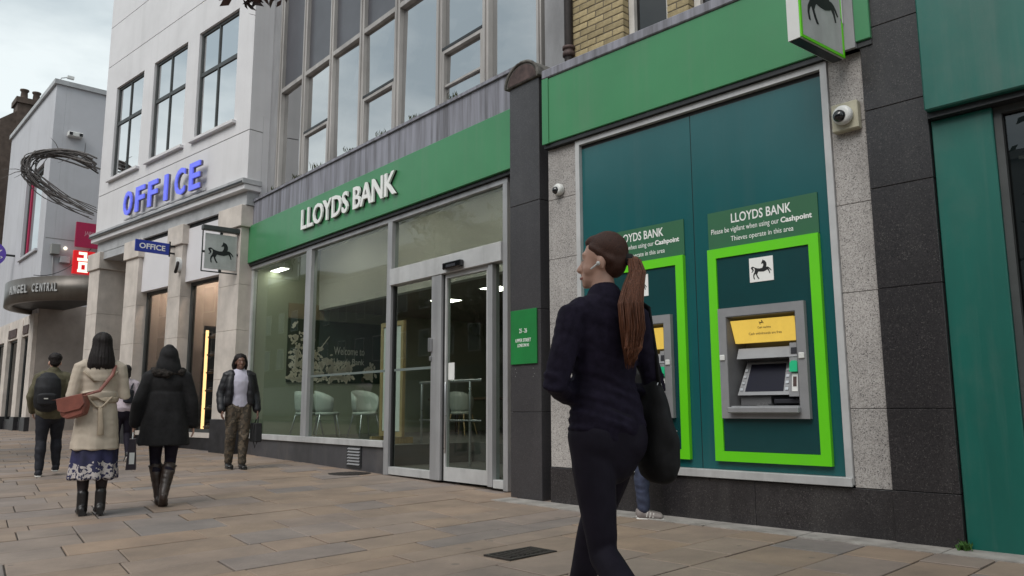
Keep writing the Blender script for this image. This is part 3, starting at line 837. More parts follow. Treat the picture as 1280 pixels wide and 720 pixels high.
# ceiling lights inside the branch
def room_light(u, v, z, w, l, label):
    s = Site(FA, 'ceiling_light', label, 'light', u, v, z, 'ceiling lights inside the bank')
    s.ring('trim', 'alu_light', u - w / 2, u + w / 2, z - .012, z, .0, v, v) if False else None
    s.boxes('trim', 'alu_light', [(u - w / 2 - .03, u + w / 2 + .03, v - l / 2 - .03, v + l / 2 + .03, z - .02, z - .004)])
    if z < 3.9 and z > 3.5: s.boxes('hanger', 'steel', [(u - .2, u - .19, v - .005, v + .005, z - .004, 4.28), (u + .19, u + .2, v - .005, v + .005, z - .004, 4.28)])
    s.box('diffuser', 'lamp_white', u - w / 2, u + w / 2, v - l / 2, v + l / 2, z - .026, z - .021)
for u in (-13.6, -11.2, -8.8):  # unseen strips, added to brighten the bulkhead behind the glass
    room_light(u, .27, 4.28, 1.5, .12, 'long unseen strip light added behind the fascia above the %s' % {-13.6: 'window by the white building', -11.2: 'window beside the entrance', -8.8: 'sliding door'}[u])
for (u, v) in ((-14.9, .45),):
    room_light(u, v, 3.74, .5, .16, 'white strip light on the high ceiling at the end wall of the bank')
for (u, v) in ((-12.2, 2.6), (-9.2, 4.6), (-10.4, 2.4), (-7.9, 2.7)):  # the last two are added to brighten the room behind the door
    room_light(u, v, 3.02, .42, .42, 'recessed square light in the low ceiling %s' % {-12.2: 'before the dark green mural', -9.2: 'above the meeting table', -10.4: 'behind the oak notice frame, added to brighten the room', -7.9: 'behind the sliding door, added to brighten the room'}[u])

# ------------------------------------------------------------------ dark granite pillar between the two frontages
PV = -.25
pil = Site(FA, 'granite_pillar', 'polished dark granite pillar with rounded stone cap between the two bank frontages', 'pillar', -6.63, PV)
pu0, pu1 = -6.885, -6.37
zj = (-.08, .93, 2.05, 3.28, 4.72)
for i in range(4):
    pil.box('granite_panel', 'granite_pillar', pu0, pu1, PV, PV + .9, zj[i] + .002, zj[i + 1] - .002, bevel=.004)
pil.box('core', 'dark_gasket', pu0 + .02, pu1 - .02, PV + .02, PV + .88, -.08, 4.7)
arch = [( .31 * cos(pi * k / 14), .25 * sin(pi * k / 14)) for k in range(15)]
uc = (pu0 + pu1) / 2
capm = pil.mb('arched_cap', 'stone_cap', MB().prism([(uc + a, 4.725 + b_) for a, b_ in arch], lambda a, b, d: (a, d, b), PV - .03, PV + .55))
arch2 = [(.25 * cos(pi * k / 14), .20 * sin(pi * k / 14)) for k in range(15)]
pil.mb('cap_recess', 'rusty', MB().prism([(uc + a, 4.735 + b_) for a, b_ in arch2], lambda a, b, d: (a, d, b), PV - .036, PV - .031), capm)
rim = MB().tube([(uc + .29 * cos(pi * k / 16), PV - .035, 4.73 + .24 * sin(pi * k / 16)) for k in range(17)], .018, 6)
pil.mb('cap_rim', 'stone_cap', rim, capm, True)
# the return of the shop front behind the pillar
# green address plaque
pl = Site(FA, 'address_plaque', 'green address plaque with pale lettering fixed to the dark pillar', 'sign', -6.64, PV - .02, 1.76)
pl.box('board', 'plaque_green', -6.855, -6.415, PV - .022, PV - .004, 1.455, 2.06, bevel=.003)
for (t, z, h, w) in (('25 - 26', 1.80, .05, .13), ('UPPER STREET', 1.70, .038, .26), ('LONDON N1', 1.645, .036, .19)):
    pl.mb('lettering', 'white_print', text_mb(t, h, w, .002, .008, fn=street_fn(-6.635, PV - .0225, z), align='C'))
for (du, z) in ((-6.80, 1.40), (-6.78, 1.36), (-6.50, 1.40), (-6.48, 1.34), (-6.80, 1.32), (-6.50, 1.31)):
    pil.box('fixing_hole', 'far_grey', du, du + .008, PV - .002, PV + .001, z, z + .01)

# ------------------------------------------------------------------ weeds on ledges
def weed(name, label, pos, n, h, spread, m='weed', seed=1, group=None):
    r = random.Random(seed); mb = MB()
    for k in range(n):
        a = r.uniform(0, 2 * pi); d = r.uniform(0, spread); base = Vector((cos(a) * d, sin(a) * d, 0))
        lean = Vector((r.uniform(-.5, .5), r.uniform(-.5, .5), 1)).normalized() * h * r.uniform(.4, 1)
        tip = base + lean; sd = Vector((r.uniform(-1, 1), r.uniform(-1, 1), 0)).normalized() * .006
        mid = base.lerp(tip, .5) + Vector((r.uniform(-.02, .02), r.uniform(-.02, .02), .01))
        mb.add([base - sd, base + sd, mid + sd * 1.3, mid - sd * 1.3, tip], [(0, 1, 2, 3), (3, 2, 4)])
    o = mb.build(name, m); o.location = pos
    return tag(o, label, 'weed', group)
weed('weed_tuft', 'straggly dry weed growing beside the cap of the dark pillar', FA.W(-6.38, .0, 4.70), 120, .20, .16, seed=2)
ledge = [(-14.2, .1), (-13.2, .12), (-12.45, .16), (-11.2, .1), (-10.2, .12), (-9.3, .1), (-8.3, .13)]
for i, (u, h) in enumerate(ledge):
    weed('ledge_weed', 'thin weed on the ledge under the %s tall metal window bay from the white building' % ('first', 'second', 'third', 'fourth', 'fifth', 'sixth', 'seventh')[i], FA.W(u, -.02, Z_BAND + .045), 26, h, .12, seed=10 + i, group='weeds on the ledge above the fascia')
pw = FB.W(-1.86, -.10); weed('pavement_weed', 'small green weed at the foot of the dark granite pier', (pw.x, pw.y, gz(pw.x, pw.y)), 40, .09, .05, 'weed_fresh', 44)

# ------------------------------------------------------------------ cash machine frontage (frame B)
BU0, BU1 = -5.78, -2.33
ann = Site(FB, 'cash_machine_frontage', 'teal cash machine frontage with granite strips beneath a yellow brick upper floor', 'building', -4.05)
ann.box('fascia', 'green_fascia', BU0, BU1 + .1, -.10, .10, 3.845, 4.595, bevel=.006)
ann.box('fascia_end', 'green_fascia', BU0 - .004, BU0 + .09, -.112, -.102, 3.84, 4.60, bevel=.003)
ann.box('fascia_soffit', 'dark_metal', BU0, BU1 + .1, -.08, .10, 3.80, 3.842)
ann.box('lead_flashing', 'lead', BU0, BU1 + .12, -.12, .16, 4.597, 4.70, bevel=.01)
ann.box('backing_wall', 'concrete', BU0, BU1, .26, .40, -.05, 4.6)
for (a, b_, js) in ((BU0, -5.365, (.365, 1.86, 2.56, 3.22, 3.798)), (-2.615, BU1 - .002, (.364, .96, 1.86, 2.565, 3.22, 3.798))):
    for i in range(len(js) - 1):
        ann.box('granite_panel', 'granite_grey', a, b_, -.02, .255, js[i] + .002, js[i + 1] - .002, bevel=.003)
for (a, b_) in ((BU0, -4.65), (-4.65, -3.45), (-3.45, BU1 - .002)):
    ann.box('plinth_panel', 'granite_dark', a + .0015, b_ - .0015, -.035, .255, -.09, .362, bevel=.003)
fr = ann.ring('frame', 'alu_light', -5.363, -2.618, .385, 3.795, .055, -.045, .05)
ann.box('frame_shadow_gap', 'dark_gasket', -5.306, -2.675, .0, .02, 3.70, 3.738, fr)
ann.box('frame_sill', 'alu_light', -5.363, -2.618, -.075, -.047, .372, .44, fr, bevel=.004)
def holed(site, name, m, u0, u1, z0, z1, a, b_, c, d, v0, v1):
    return site.boxes(name, m, [(u0, a, v0, v1, z0, z1), (b_, u1, v0, v1, z0, z1), (a, b_, v0, v1, z0, c), (a, b_, v0, v1, d, z1)])
holed(ann, 'teal_panel', 'teal_panel', -5.306, -3.966, .442, 3.70, -3.66 - 1.29, -2.96 - 1.29, .94, 1.78, .0, .03)
holed(ann, 'teal_panel', 'teal_panel', -3.958, -2.675, .442, 3.70, -3.66, -2.96, .94, 1.78, .0, .03)
ann.box('panel_joint', 'dark_gasket', -3.967, -3.957, .005, .03, .442, 3.70)
# brick upper floor: piers of single bricks, windows between
VB = .10
ZBK = 4.66
piers = [(-5.50, -4.79, True), (-4.24, -3.99, True), (-3.46, -2.95, False), (-2.45, -2.0, False)]
proto = {}
def brick_me(l, d, h):
    k = (round(l, 3), round(d, 3), round(h, 3))
    if k not in proto:
        mb = MB().box(-l / 2, l / 2, -d / 2, d / 2, -h / 2, h / 2); me = mb.mesh('brick')
        bm = bmesh.new(); bm.from_mesh(me); bmesh.ops.bevel(bm, geom=bm.edges[:], offset=.004, segments=1, affect='EDGES'); bm.to_mesh(me); bm.free()
        me.materials.append(MATS['stock_brick']); proto[k] = me
    return proto[k]
br = random.Random(3)
for pi_, (a, b_, _) in enumerate(piers):
    pier = ann.box('brick_pier', 'mortar', a + .006, b_ - .006, VB + .006, VB + .25, ZBK - .05, 8.2)
    far = MB()
    for c in range(46):
        z = ZBK + .0375 + c * .076
        u = a; odd = c % 2
        lens = [.105] if odd else []
        x = a
        first = True
        while x < b_ - .02:
            l = .105 if (first and odd) else .215
            first = False
            l = min(l, b_ - x)
            if b_ - x - l < .05: l = b_ - x
            if c < 13:
                o = bpy.data.objects.new('brick', brick_me(round(l, 3), .10, .066)); COL.objects.link(o); o.parent = pier
                o.location = ann.P(x + l / 2, VB + .05 + br.uniform(-.003, .003), z)
            else:
                far.box(x, x + l, VB, VB + .1, z - .033, z + .033)
            x += l + .010
        # the return into the window reveal
        y = VB + (.112 if odd else .112)
        l = .13
        if c < 13:
            o = bpy.data.objects.new('brick', brick_me(.10, l, .066)); COL.objects.link(o); o.parent = pier
            o.location = ann.P(b_ - .05, y + l / 2, z)
        else:
            far.box(b_ - .1, b_, y, y + l, z - .033, z + .033)
    st = ann.mb('brickwork', 'stock_brick', far, pier); st['kind'] = 'stuff'
for i in range(3):
    a, b_ = piers[i][1] + .003, piers[i + 1][0] - .003
    w = ann.ring('sash_window', 'white_frame', a, b_, 4.70, 6.6, .07, VB + .10, VB + .20)
    ann.box('pane', 'glass_dark', a + .07, b_ - .07, VB + .15, VB + .16, 4.78, 6.52, w)
    ann.box('meeting_rail', 'white_frame', a + .07, b_ - .07, VB + .12, VB + .18, 5.62, 5.68, w)
    ann.box('net_curtain', 'white_frame', a + (b_ - a) * .45, b_ - .07, VB + .22, VB + .225, 4.78, 6.52, w)
    ann.box('brick_wall', 'stock_brick', a, b_, VB + .02, VB + .25, 6.603, 8.2)
ann.box('window_backing', 'dark_gasket', -5.5, -2.0, VB + .5, VB + .55, 4.6, 8.2)
# cast iron pipe at the party wall
pp = Site(FB, 'drain_pipe', 'rusty black iron drain pipe beside the yellow brick pier', 'pipe', -5.55, .02, 4.7)
pp.mb('pipe', 'iron_pipe', MB().tube([(-5.53, .07, 4.80), (-5.53, .07, 8.0)], .05, 10), None, True)
pp.mb('collar', 'rusty', MB().lathe([(.05, 0), (.072, .01), (.072, .05), (.06, .06), (.06, .085), (.074, .09), (.074, .12), (.05, .13)], (-5.53, .07, 4.84), 12), None, True)
pp.mb('elbow', 'iron_pipe', MB().tube([(-5.53, .07, 4.83), (-5.52, .06, 4.77), (-5.46, .05, 4.735), (-5.20, .045, 4.73)], .042, 10), None, True)

# signs above the machines, horse badges and cash machines
def machine(du, first):
    gname = 'cash machines in the teal frontage'
    c = Site(FB, 'cash_machine', ('grey cash machine in a bright green surround beside the granite strip' if first else 'grey cash machine in a bright green surround behind the walking woman'), 'cash machine', -3.29 + du, 0.0, .51, gname)
    def bx(name, m, u0, u1, v0, v1, z0, z1, parent=None, bevel=0.0): return c.box(name, m, u0 + du, u1 + du, v0, v1, z0, z1, parent, bevel)
    def sh(mb): mb.v = [(a + du, b, d) for a, b, d in mb.v]; return mb
    c.ring('green_surround', 'bright_green', -3.805 + du, -2.775 + du, .515, 2.375, .085, -.045, -.002)
    holed(c, 'backing_panel', 'teal_dark', -3.718 + du, -2.862 + du, .602, 2.288, -3.66 + du, -2.96 + du, .94, 1.78, -.03, -.002)
    notice = bx('notice_panel', 'sign_green', -3.805, -2.775, -.012, -.002, 2.38, 2.72)
    def tx(t, h, w, uc, z, bold): c.mb('lettering', 'white_print', text_mb(t, h, w, .0015, bold, fn=street_fn(uc + du, -.0125, z), align='C'), notice)
    tx('LLOYDS BANK', .085, .565, -3.285, 2.595, .012)
    tx('Please be vigilant when using our', .062, .655, -3.445, 2.502, .0); tx('Cashpoint', .062, .275, -2.965, 2.502, .03)
    tx('Thieves operate in this area', .058, .585, -3.285, 2.418, .0)
    badge = bx('badge', 'white_print', -3.40, -3.18, -.036, -.031, 2.035, 2.245)
    c.mb('horse_emblem', 'black_print', horse_mb(.19, lambda a, b, d: (-3.29 + du + a, -.0362 - d, 2.14 + b), .0015), badge)
    # steel surround: outer frame, splayed throat, back
    U0, U1, ZB, ZTp = -3.705, -2.915, .88, 1.83
    s = c.ring('steel_surround', 'atm_grey', U0 + du, U1 + du, ZB, ZTp, .075, -.075, -.031, wb=.09)
    V2 = .16
    mb = MB()
    i0, i1, j0, j1 = U0 + .076, U1 - .076, ZB + .091, ZTp - .076
    k0, k1, l0, l1 = U0 + .13, U1 - .10, ZB + .10, ZTp - .10
    for quad in (((i0, -.07, j0), (k0, V2, l0), (k0, V2, l1), (i0, -.07, j1)), ((i1, -.07, j0), (i1, -.07, j1), (k1, V2, l1), (k1, V2, l0)),
                 ((i0, -.07, j1), (k0, V2, l1), (k1, V2, l1), (i1, -.07, j1)), ((i0, -.07, j0), (i1, -.07, j0), (k1, V2, l0), (k0, V2, l0)), ((k0, V2, l0), (k1, V2, l0), (k1, V2, l1), (k0, V2, l1))):
        q = [Vector(x) for x in quad]; nn = (q[1] - q[0]).cross(q[2] - q[0]).normalized() * .006
        mb.hexa([q[0] - nn, q[1] - nn, q[2] - nn, q[3] - nn, q[0] + nn, q[1] + nn, q[2] + nn, q[3] + nn])
    c.mb('throat', 'atm_mid', sh(mb), s)
    # lit header leaning out at the top
    mb = MB().hexa([(-3.58, -.01, 1.52), (-3.00, -.01, 1.52), (-3.00, .03, 1.52), (-3.58, .03, 1.52), (-3.60, -.05, 1.715), (-3.02, -.05, 1.715), (-3.02, .0, 1.715), (-3.60, .0, 1.715)])
    hd = c.mb('lit_header', 'atm_sign', sh(mb), s)
    def hp(a, b, d): return (a + du, -.0112 - .0405 * (b - 1.52) / .195 - d, b)
    def htext(t, h, w, z, bold=0.0, m='rusty'): c.mb('header_print', m, text_mb(t, h, w, .001, bold, fn=lambda a, b, d: hp(-3.29 + a, z + b, d), align='C'), hd)
    htext('Cash machine', .018, .12, 1.635); htext('Cash withdrawals are free', .020, .30, 1.585); 
    c.mb('header_emblem', 'black_print', horse_mb(.045, lambda a, b, d: hp(-3.31 + a, 1.685 + b, d), .001), hd)
    # hood, screen, side panel, shelf
    c.mb('hood', 'atm_grey', sh(MB().hexa([(-3.57, -.02, 1.385), (-2.995, -.02, 1.385), (-2.995, .15, 1.385), (-3.57, .15, 1.385), (-3.57, .02, 1.475), (-2.995, .02, 1.475), (-2.995, .15, 1.475), (-3.57, .15, 1.475)])), s)
    def tp(a, b, d):   # tilted screen plate: b runs up and back
        return (a + du, -.015 + .12 * b / .30 - d * .92, 1.075 + b * .93 - d * .37)
    plate = [(-3.58, 0), (-3.10, 0), (-3.12, .30), (-3.54, .30)]
    sp_ = c.mb('screen_plate', 'atm_grey', MB().prism(plate, tp, -.03, .0), s)
    c.mb('screen', 'screen_dark', MB().prism([(-3.515, .035), (-3.165, .035), (-3.175, .285), (-3.495, .285)], tp, .001, .004), sp_)
    for sd in (0, 1):
        for k in range(4):
            a = (-3.548 + .006 * k) if sd == 0 else (-3.136 - .004 * k)
            bb = .06 + k * .058
            c.mb('screen_button', 'steel', MB().prism([(a - .014, bb - .012), (a + .014, bb - .012), (a + .014, bb + .012), (a - .014, bb + .012)], tp, .001, .012), sp_)
    sd_ = c.mb('reader_panel', 'atm_grey', sh(MB().hexa([(-3.09, -.055, 1.06), (-2.995, -.055, 1.06), (-2.995, .12, 1.06), (-3.09, .12, 1.06), (-3.09, .0, 1.50), (-2.995, .0, 1.50), (-2.995, .12, 1.50), (-3.09, .12, 1.50)])), s)
    def rp(a, b, d): return (a + du, -.0555 + .055 * (b - 1.06) / .44 - d, b)
    c.mb('card_slot', 'atm_emerald', MB().prism([(-3.075, 1.26), (-3.01, 1.26), (-3.01, 1.33), (-3.025, 1.35), (-3.06, 1.35), (-3.075, 1.33)], rp, .001, .03), sd_)
    c.mb('card_label', 'paper', MB().prism([(-3.065, 1.10), (-3.015, 1.10), (-3.015, 1.245), (-3.065, 1.245)], rp, .001, .004), sd_)
    c.mb('card_arrow', 'rusty', MB().prism([(-3.055, 1.14), (-3.025, 1.14), (-3.025, 1.22), (-3.055, 1.22)], rp, .0045, .006), sd_)
    c.mb('reader_lamp', 'atm_dark', MB().prism([(-3.075, 1.41), (-3.005, 1.41), (-3.005, 1.46), (-3.075, 1.46)], rp, .001, .006), sd_)
    sf = bx('keypad_shelf', 'atm_grey', -3.60, -2.99, -.10, .10, .955, .985, s, .006)
    bx('shelf_lip', 'atm_grey', -3.62, -2.985, -.135, -.077, .925, .975, s, .008)
    kp = bx('keypad', 'atm_mid', -3.38, -3.27, -.065, .045, .986, .996, sf)
    for r_ in range(3):
        for q in range(3): bx('key', 'steel', -3.372 + q * .034, -3.345 + q * .034, -.058 + r_ * .033, -.034 + r_ * .033, .997, 1.003, kp)
    bx('cash_slot', 'camera_black', -3.26, -2.99, .01, .12, .99, 1.055, s)
    bx('slot_shutter', 'atm_dark', -3.25, -3.0, -.01, .008, 1.005, 1.04, s, .005)
    bx('deposit_panel', 'atm_mid', -3.57, -3.29, .02, .12, .99, 1.065, s)
    for (a, z) in ((-3.675, 1.40), (-2.955, 1.385)):
        bx('lock', 'camera_white', a - .025, a + .025, -.088, -.076, z - .025, z + .025, s, .006)
machine(0.0, True); machine(-1.29, False)

# dome cameras
def dome(u, z, plate, label):
    s = Site(FB, 'dome_camera', label, 'camera', u, -.02, z, 'dome cameras on the granite strips')
    AX = Matrix(((1, 0, 0), (0, 0, -1), (0, 1, 0)))   # lathe axis toward the street
    v = -.022
    if plate:
        s.box('mounting_box', 'camera_cream', u - .105, u + .105, -.095, v, z - .115, z + .115, bevel=.008); v = -.097
    h = s.mb('housing', 'camera_white', MB().lathe([(.07, 0), (.078, .015), (.078, .045), (.066, .062), (.05, .066)] if plate else [(.058, 0), (.064, .012), (.064, .05), (.052, .066), (.04, .07)], (u, v, z), 20, AX), None, True)
    s.mb('lens_dome', 'camera_black', MB().ball((u - .012, v - (.062 if plate else .06), z - .012), .05 if plate else .042, 16, 10), None, True)
dome(-5.60, 3.31, False, 'small white dome camera on the granite strip by the dark pillar')
dome(-2.475, 3.265, True, 'white dome camera on a cream box beside the dark granite pier')

# ------------------------------------------------------------------ dark granite pier and the teal shop
pier = Site(FB, 'granite_pier', 'wide black granite pier between the cash machines and the teal shop', 'pillar', -2.1, -.06)
js = (-.10, .37, .96, 1.86, 2.64, 3.27, 3.94, 5.6)
for i in range(len(js) - 1):
    pier.box('granite_panel', 'granite_dark', -2.328, -1.875, -.065, .4, js[i] + .002, js[i + 1] - .002, bevel=.003)
pier.box('core', 'dark_gasket', -2.31, -1.89, -.045, .38, -.1, 5.6)
patch = Site(FB, 'bare_render_patch', 'grey bare render above the granite strip behind the projecting sign', 'panel', -2.47, -.02, 3.8)
patch.box('render', 'concrete', -2.545, -2.345, -.115, -.02, 3.80, 4.59)

shop = Site(FB, 'teal_shop', 'teal painted shop front with dark window next to the granite pier', 'shop', -.4)
shop.box('fascia', 'teal_paint', -1.868, 2.5, -.16, .30, 3.12, 4.9, bevel=.01)
shop.box('fascia_shadow', 'dark_metal', -1.866, 2.5, -.10, .30, 3.075, 3.117)
shop.box('pilaster', 'teal_paint', -1.868, -1.47, -.03, .30, -.1, 3.073, bevel=.006)
sw = shop.ring('window', 'window_frame_dark', -1.468, 1.6, .30, 3.073, .05, -.0, .12)
shop.box('pane', 'glass_dark', -1.418, 1.55, .05, .062, .35, 3.023, sw)
shop.box('riser', 'teal_paint', -1.468, 1.6, -.02, .12, -.1, .297)
shop.box('pilaster', 'teal_paint', 1.602, 2.5, -.03, .30, -.1, 3.073, bevel=.006)
shop.box('dark_interior', 'dark_gasket', -1.46, 1.6, 1.2, 1.25, 0, 3.07)
shop.box('upper_wall', 'far_brick', -1.868, 2.5, .02, .4, 4.905, 8.0)

# projecting sign near the pier: a box at right angles to the frontage, slightly swung
def swung_sign():
    s = Site(FB, 'projecting_sign', 'white box sign with black horse and green edging above the cash machines', 'sign', -2.5, -.1, 3.725)
    w0, o0 = Vector((-2.436, -.121)), Vector((-2.499, -.745))
    ax = (o0 - w0).normalized(); nr = Vector((-ax.y, ax.x)); nr = nr if nr.x > 0 else -nr
    L = (o0 - w0).length; T = .10; z0, z1 = 3.725, 3.725 + .66
    def fn(a, z, d): p = w0 + ax * (L - a) + nr * d; return (p.x, p.y, z)      # a from the street end, d toward +u
    def bar(name, m, a0, a1, d0, d1, za, zb, parent=None):
        mb = MB().hexa([fn(a0, za, d0), fn(a1, za, d0), fn(a1, za, d1), fn(a0, za, d1), fn(a0, zb, d0), fn(a1, zb, d0), fn(a1, zb, d1), fn(a0, zb, d1)])
        fixed = s.mb(name, m, mb, parent); fix_normals(fixed.data); return fixed
    body = bar('sign_box', 'camera_white', 0, L, -T, 0, z0, z1)
    for (a0, a1, za, zb) in ((.0, .03, z0, z1), (L - .02, L, z0, z1), (.03, L - .02, z0, z0 + .028), (.03, L - .02, z1 - .028, z1)):
        bar('green_edging', 'bright_green', a0 + .004, a1 - .004 if a1 < .1 else a1, .001, .012, za + .004, zb - .004, body)
    bar('sign_face', 'alu_light', .032, L - .022, .001, .008, z0 + .03, z1 - .03, body)
    hb = horse_mb(.50, lambda a, b, d: fn(L / 2 + a, (z0 + z1) / 2 + .06 + b, .0085 + d), .003)
    e = s.mb('horse_emblem', 'black_print', hb, body); fix_normals(e.data)
    bar('underside', 'dark_metal', .01, L - .01, -T + .01, -.01, z0 - .006, z0 - .001, body)
    br_ = s.box('bracket', 'alu_light', -2.56, -2.42, -.135, -.117, 4.02, 4.5, bevel=.004)
    s.box('bracket_arm', 'steel', -2.52, -2.46, -.16, -.13, 4.05, 4.12, br_)
    for (a, z) in ((-2.54, 4.05), (-2.44, 4.05), (-2.54, 4.45), (-2.44, 4.45)):
        s.box('bolt', 'dark_metal', a - .012, a + .012, -.146, -.136, z - .012, z + .012, br_)
swung_sign()

# ------------------------------------------------------------------ white shop building (frame O)
ob = Site(FO, 'white_shop_building', 'white rendered shop building with blue letters and stone pilasters', 'building', -17.8)
OL, OR = -21.72, -14.08
PIL = [(-21.95, -21.27, .95), (-19.64, -18.92, .34), (-17.30, -16.70, .34), (-15.02, -14.22, .34)]
for (a, b_, d) in PIL:
    zs = (-.05, .62, 1.55, 2.5, 3.4, 4.55)
    p = None
    for i in range(5):
        q = ob.box('pilaster' if p is None else 'stone_block', 'limestone', a, b_, 0, d, zs[i] + .002, zs[i + 1] - .002, p, bevel=.004)
        p = p or q
    ob.box('pilaster_base', 'dark_plinth', a - .02, b_ + .02, -.02, d + .02, -.05, .78 if a > -20 else .60, p, bevel=.006)
    ob.box('capital', 'limestone', a - .06, b_ + .06, -.05, d + .02, 4.553, 4.99, p, bevel=.01)
    ob.box('capital_moulding', 'limestone', a - .03, b_ + .03, -.025, d, 4.50, 4.549, p) if False else None
ob.box('lintel', 'cornice_grey', OL + .1, OR - .05, .04, .4, 4.995, 5.27)
ob.box('cornice', 'cornice_grey', OL - .08, OR + .06, -.13, .3, 5.385, 5.497, bevel=.01)
ob.box('cornice_fillet', 'white_render', OL - .06, OR + .04, -.08, .3, 5.273, 5.382, bevel=.008)
ob.box('gutter_lip', 'dark_metal', OL - .07, OR + .05, -.142, -.132, 5.40, 5.43)
bays = [(PIL[1][1], PIL[2][0]), (PIL[2][1], PIL[3][0])]
for (a, b_) in bays:
    ob.box('white_panel', 'white_panel', a + .004, b_ - .004, .10, .30, 3.72, 4.90)
    ob.box('shadow_gap', 'dark_gasket', a + .004, b_ - .004, .11, .30, 4.903, 4.993)
    w = ob.ring('shop_window', 'window_frame_dark', a + .004, b_ - .004, .50, 3.717, .07, .24, .34)
    ob.box('pane', 'glass_shop', a + .075, b_ - .075, .28, .292, .57, 3.645, w)
    ob.box('window_base', 'limestone', a + .004, b_ - .004, .16, .34, .40, .497)
    ob.box('riser', 'dark_plinth', a + .004, b_ - .004, .18, .34, -.05, .397)
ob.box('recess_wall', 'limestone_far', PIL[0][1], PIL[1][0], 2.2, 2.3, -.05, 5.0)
ob.box('recess_soffit', 'cornice_grey', PIL[0][1], PIL[1][0], .05, 2.2, 4.80, 4.99)
ob.box('recess_side', 'limestone', PIL[1][0] + .01, PIL[1][1] - .1, .36, 2.2, -.05, 4.99)
# interior of the shop
ob.box('shop_floor', 'room_floor', -18.95, -14.25, .345, 4.5, -.05, .42)
ob.box('shop_wall', 'shop_beige', -18.95, -14.25, 2.6, 2.7, .42, 4.2); ob.box('display_backdrop', 'shop_beige', -18.80, -17.45, .95, 1.0, .425, 3.9); ob.box('display_backdrop', 'shop_beige', -16.78, -15.75, 1.25, 1.3, .425, 3.9)
ob.box('shop_wall', 'shop_beige', -18.95, -18.85, .345, 2.6, .42, 4.2)
ob.box('shop_wall', 'shop_beige', -16.90, -16.80, .40, 2.6, .42, 4.2)
ob.box('shop_ceiling', 'white_panel', -18.95, -14.25, .31, 2.7, 4.2, 4.3)
for u in (-18.2, -16.3, -15.1):
    s = Site(FO, 'downlight', 'round downlight inside the shop window %s' % ('next to the recessed entrance' if u < -18 else 'over the shoe shelves' if u > -15.5 else 'behind the small blue sign'), 'light', u, .7, 4.2, 'downlights inside the white shop')
    s.mb('rim', 'dark_metal', MB().lathe([(.11, -.03), (.11, 0)], (u, .7, 4.198), 16))
    s.mb('lamp', 'lamp_warm', MB().lathe([(.085, -.01), (.085, 0)], (u, .7, 4.165), 16))
# display shelf with an orange light strip
dv0 = .42
ds = Site(FO, 'display_shelves', 'shoe display shelving with a glowing orange light strip inside the shop window', 'shelving', -15.6, dv0, .42)
pA, _ = FO.uz(254, 480, dv0); pB, _ = FO.uz(268, 480, dv0)

ds.box('back_panel', 'shelf_wood', pA - .05, pA + .95, dv0 + .40, dv0 + .44, .43, 2.72)
ds.box('side_panel', 'dark_plinth', pA - .10, pA - .052, dv0, dv0 + .44, .43, 2.76)
ds.box('side_panel', 'dark_plinth', pA + .952, pA + 1.0, dv0, dv0 + .44, .43, 2.76)
ds.box('light_strip', 'led_strip', pA - .05, pA - .02, dv0 + .02, dv0 + .075, .46, 2.66)
for i in range(6):
    z = .62 + i * .38
    ds.box('shelf', 'shelf_wood', pA + .025, pA + .945, dv0 + .03, dv0 + .395, z - .03, z)
    for k in range(3):
        u = pA + .16 + k * .27
        mb = MB().tube([(u, dv0 + .30, z + .06), (u, dv0 + .22, z + .05), (u + .01, dv0 + .12, z + .032), (u + .01, dv0 + .06, z + .03)], [(.04, .055), (.042, .05), (.045, .03), (.035, .025)], 8)
        sh_ = Site(FO, 'display_shoe', 'dark shoe on the %s lit display shelf inside the shop' % ('lowest', 'second lowest', 'third lowest', 'third highest', 'second highest', 'highest')[i], 'shoe', u, dv0 + .2, z, 'shoes on the display shelves')
        sh_.mb('upper', 'shoe_mix', mb, None, True)
        sh_.box('sole', 'paper', u - .045, u + .05, dv0 + .04, dv0 + .34, z + .001, z + .012)
# upper wall in bands with real joints, openings for the windows
WIN = [(-21.02, -19.36), (-18.78, -17.04), (-16.48, -14.73)]
WZ0, WZ1 = 6.87, 9.37
bands = [(5.50, 6.52), (6.54, 10.11), (10.13, 11.26), (11.28, 13.4)]
ob.box('wall_core', 'far_grey', OL + .06, OR - .06, .30, 1.2, 5.505, 13.3)
for i, (z0, z1) in enumerate(bands):
    if i == 1:
        cuts = [OL] + [x for w in WIN for x in w] + [OR]
        rows = [(cuts[2 * k], cuts[2 * k + 1], 0, .9 if k == 3 else .298, WZ0, WZ1) for k in range(4)]
        rows += [(OL, OR, 0, .298, z0, WZ0 - .0005), (OL, OR, 0, .298, WZ1 + .0005, z1)]
        ob.boxes('rendered_wall', 'white_render', rows)
    else:
        ob.box('rendered_wall', 'white_render', OL, OR, 0, .298, z0, z1)
ob.box('joint_backing', 'far_grey', OL + .012, OR - .012, .015, .297, 6.5205, 6.5395); ob.box('joint_backing', 'far_grey', OL + .012, OR - .012, .015, .297, 10.1105, 10.1295); ob.box('joint_backing', 'far_grey', OL + .012, OR - .012, .015, .297, 11.2605, 11.2795)
ob.box('side_wall', 'white_render', OR - .3, OR - .002, .302, 1.4, 5.2, 13.4)
ob.box('side_wall', 'white_render', OL + .002, OL + .3, .302, 7.0, 4.9, 13.4)
ob.box('side_wall', 'limestone', OL + .01, OL + .3, .96, 7.0, -.05, 4.89)
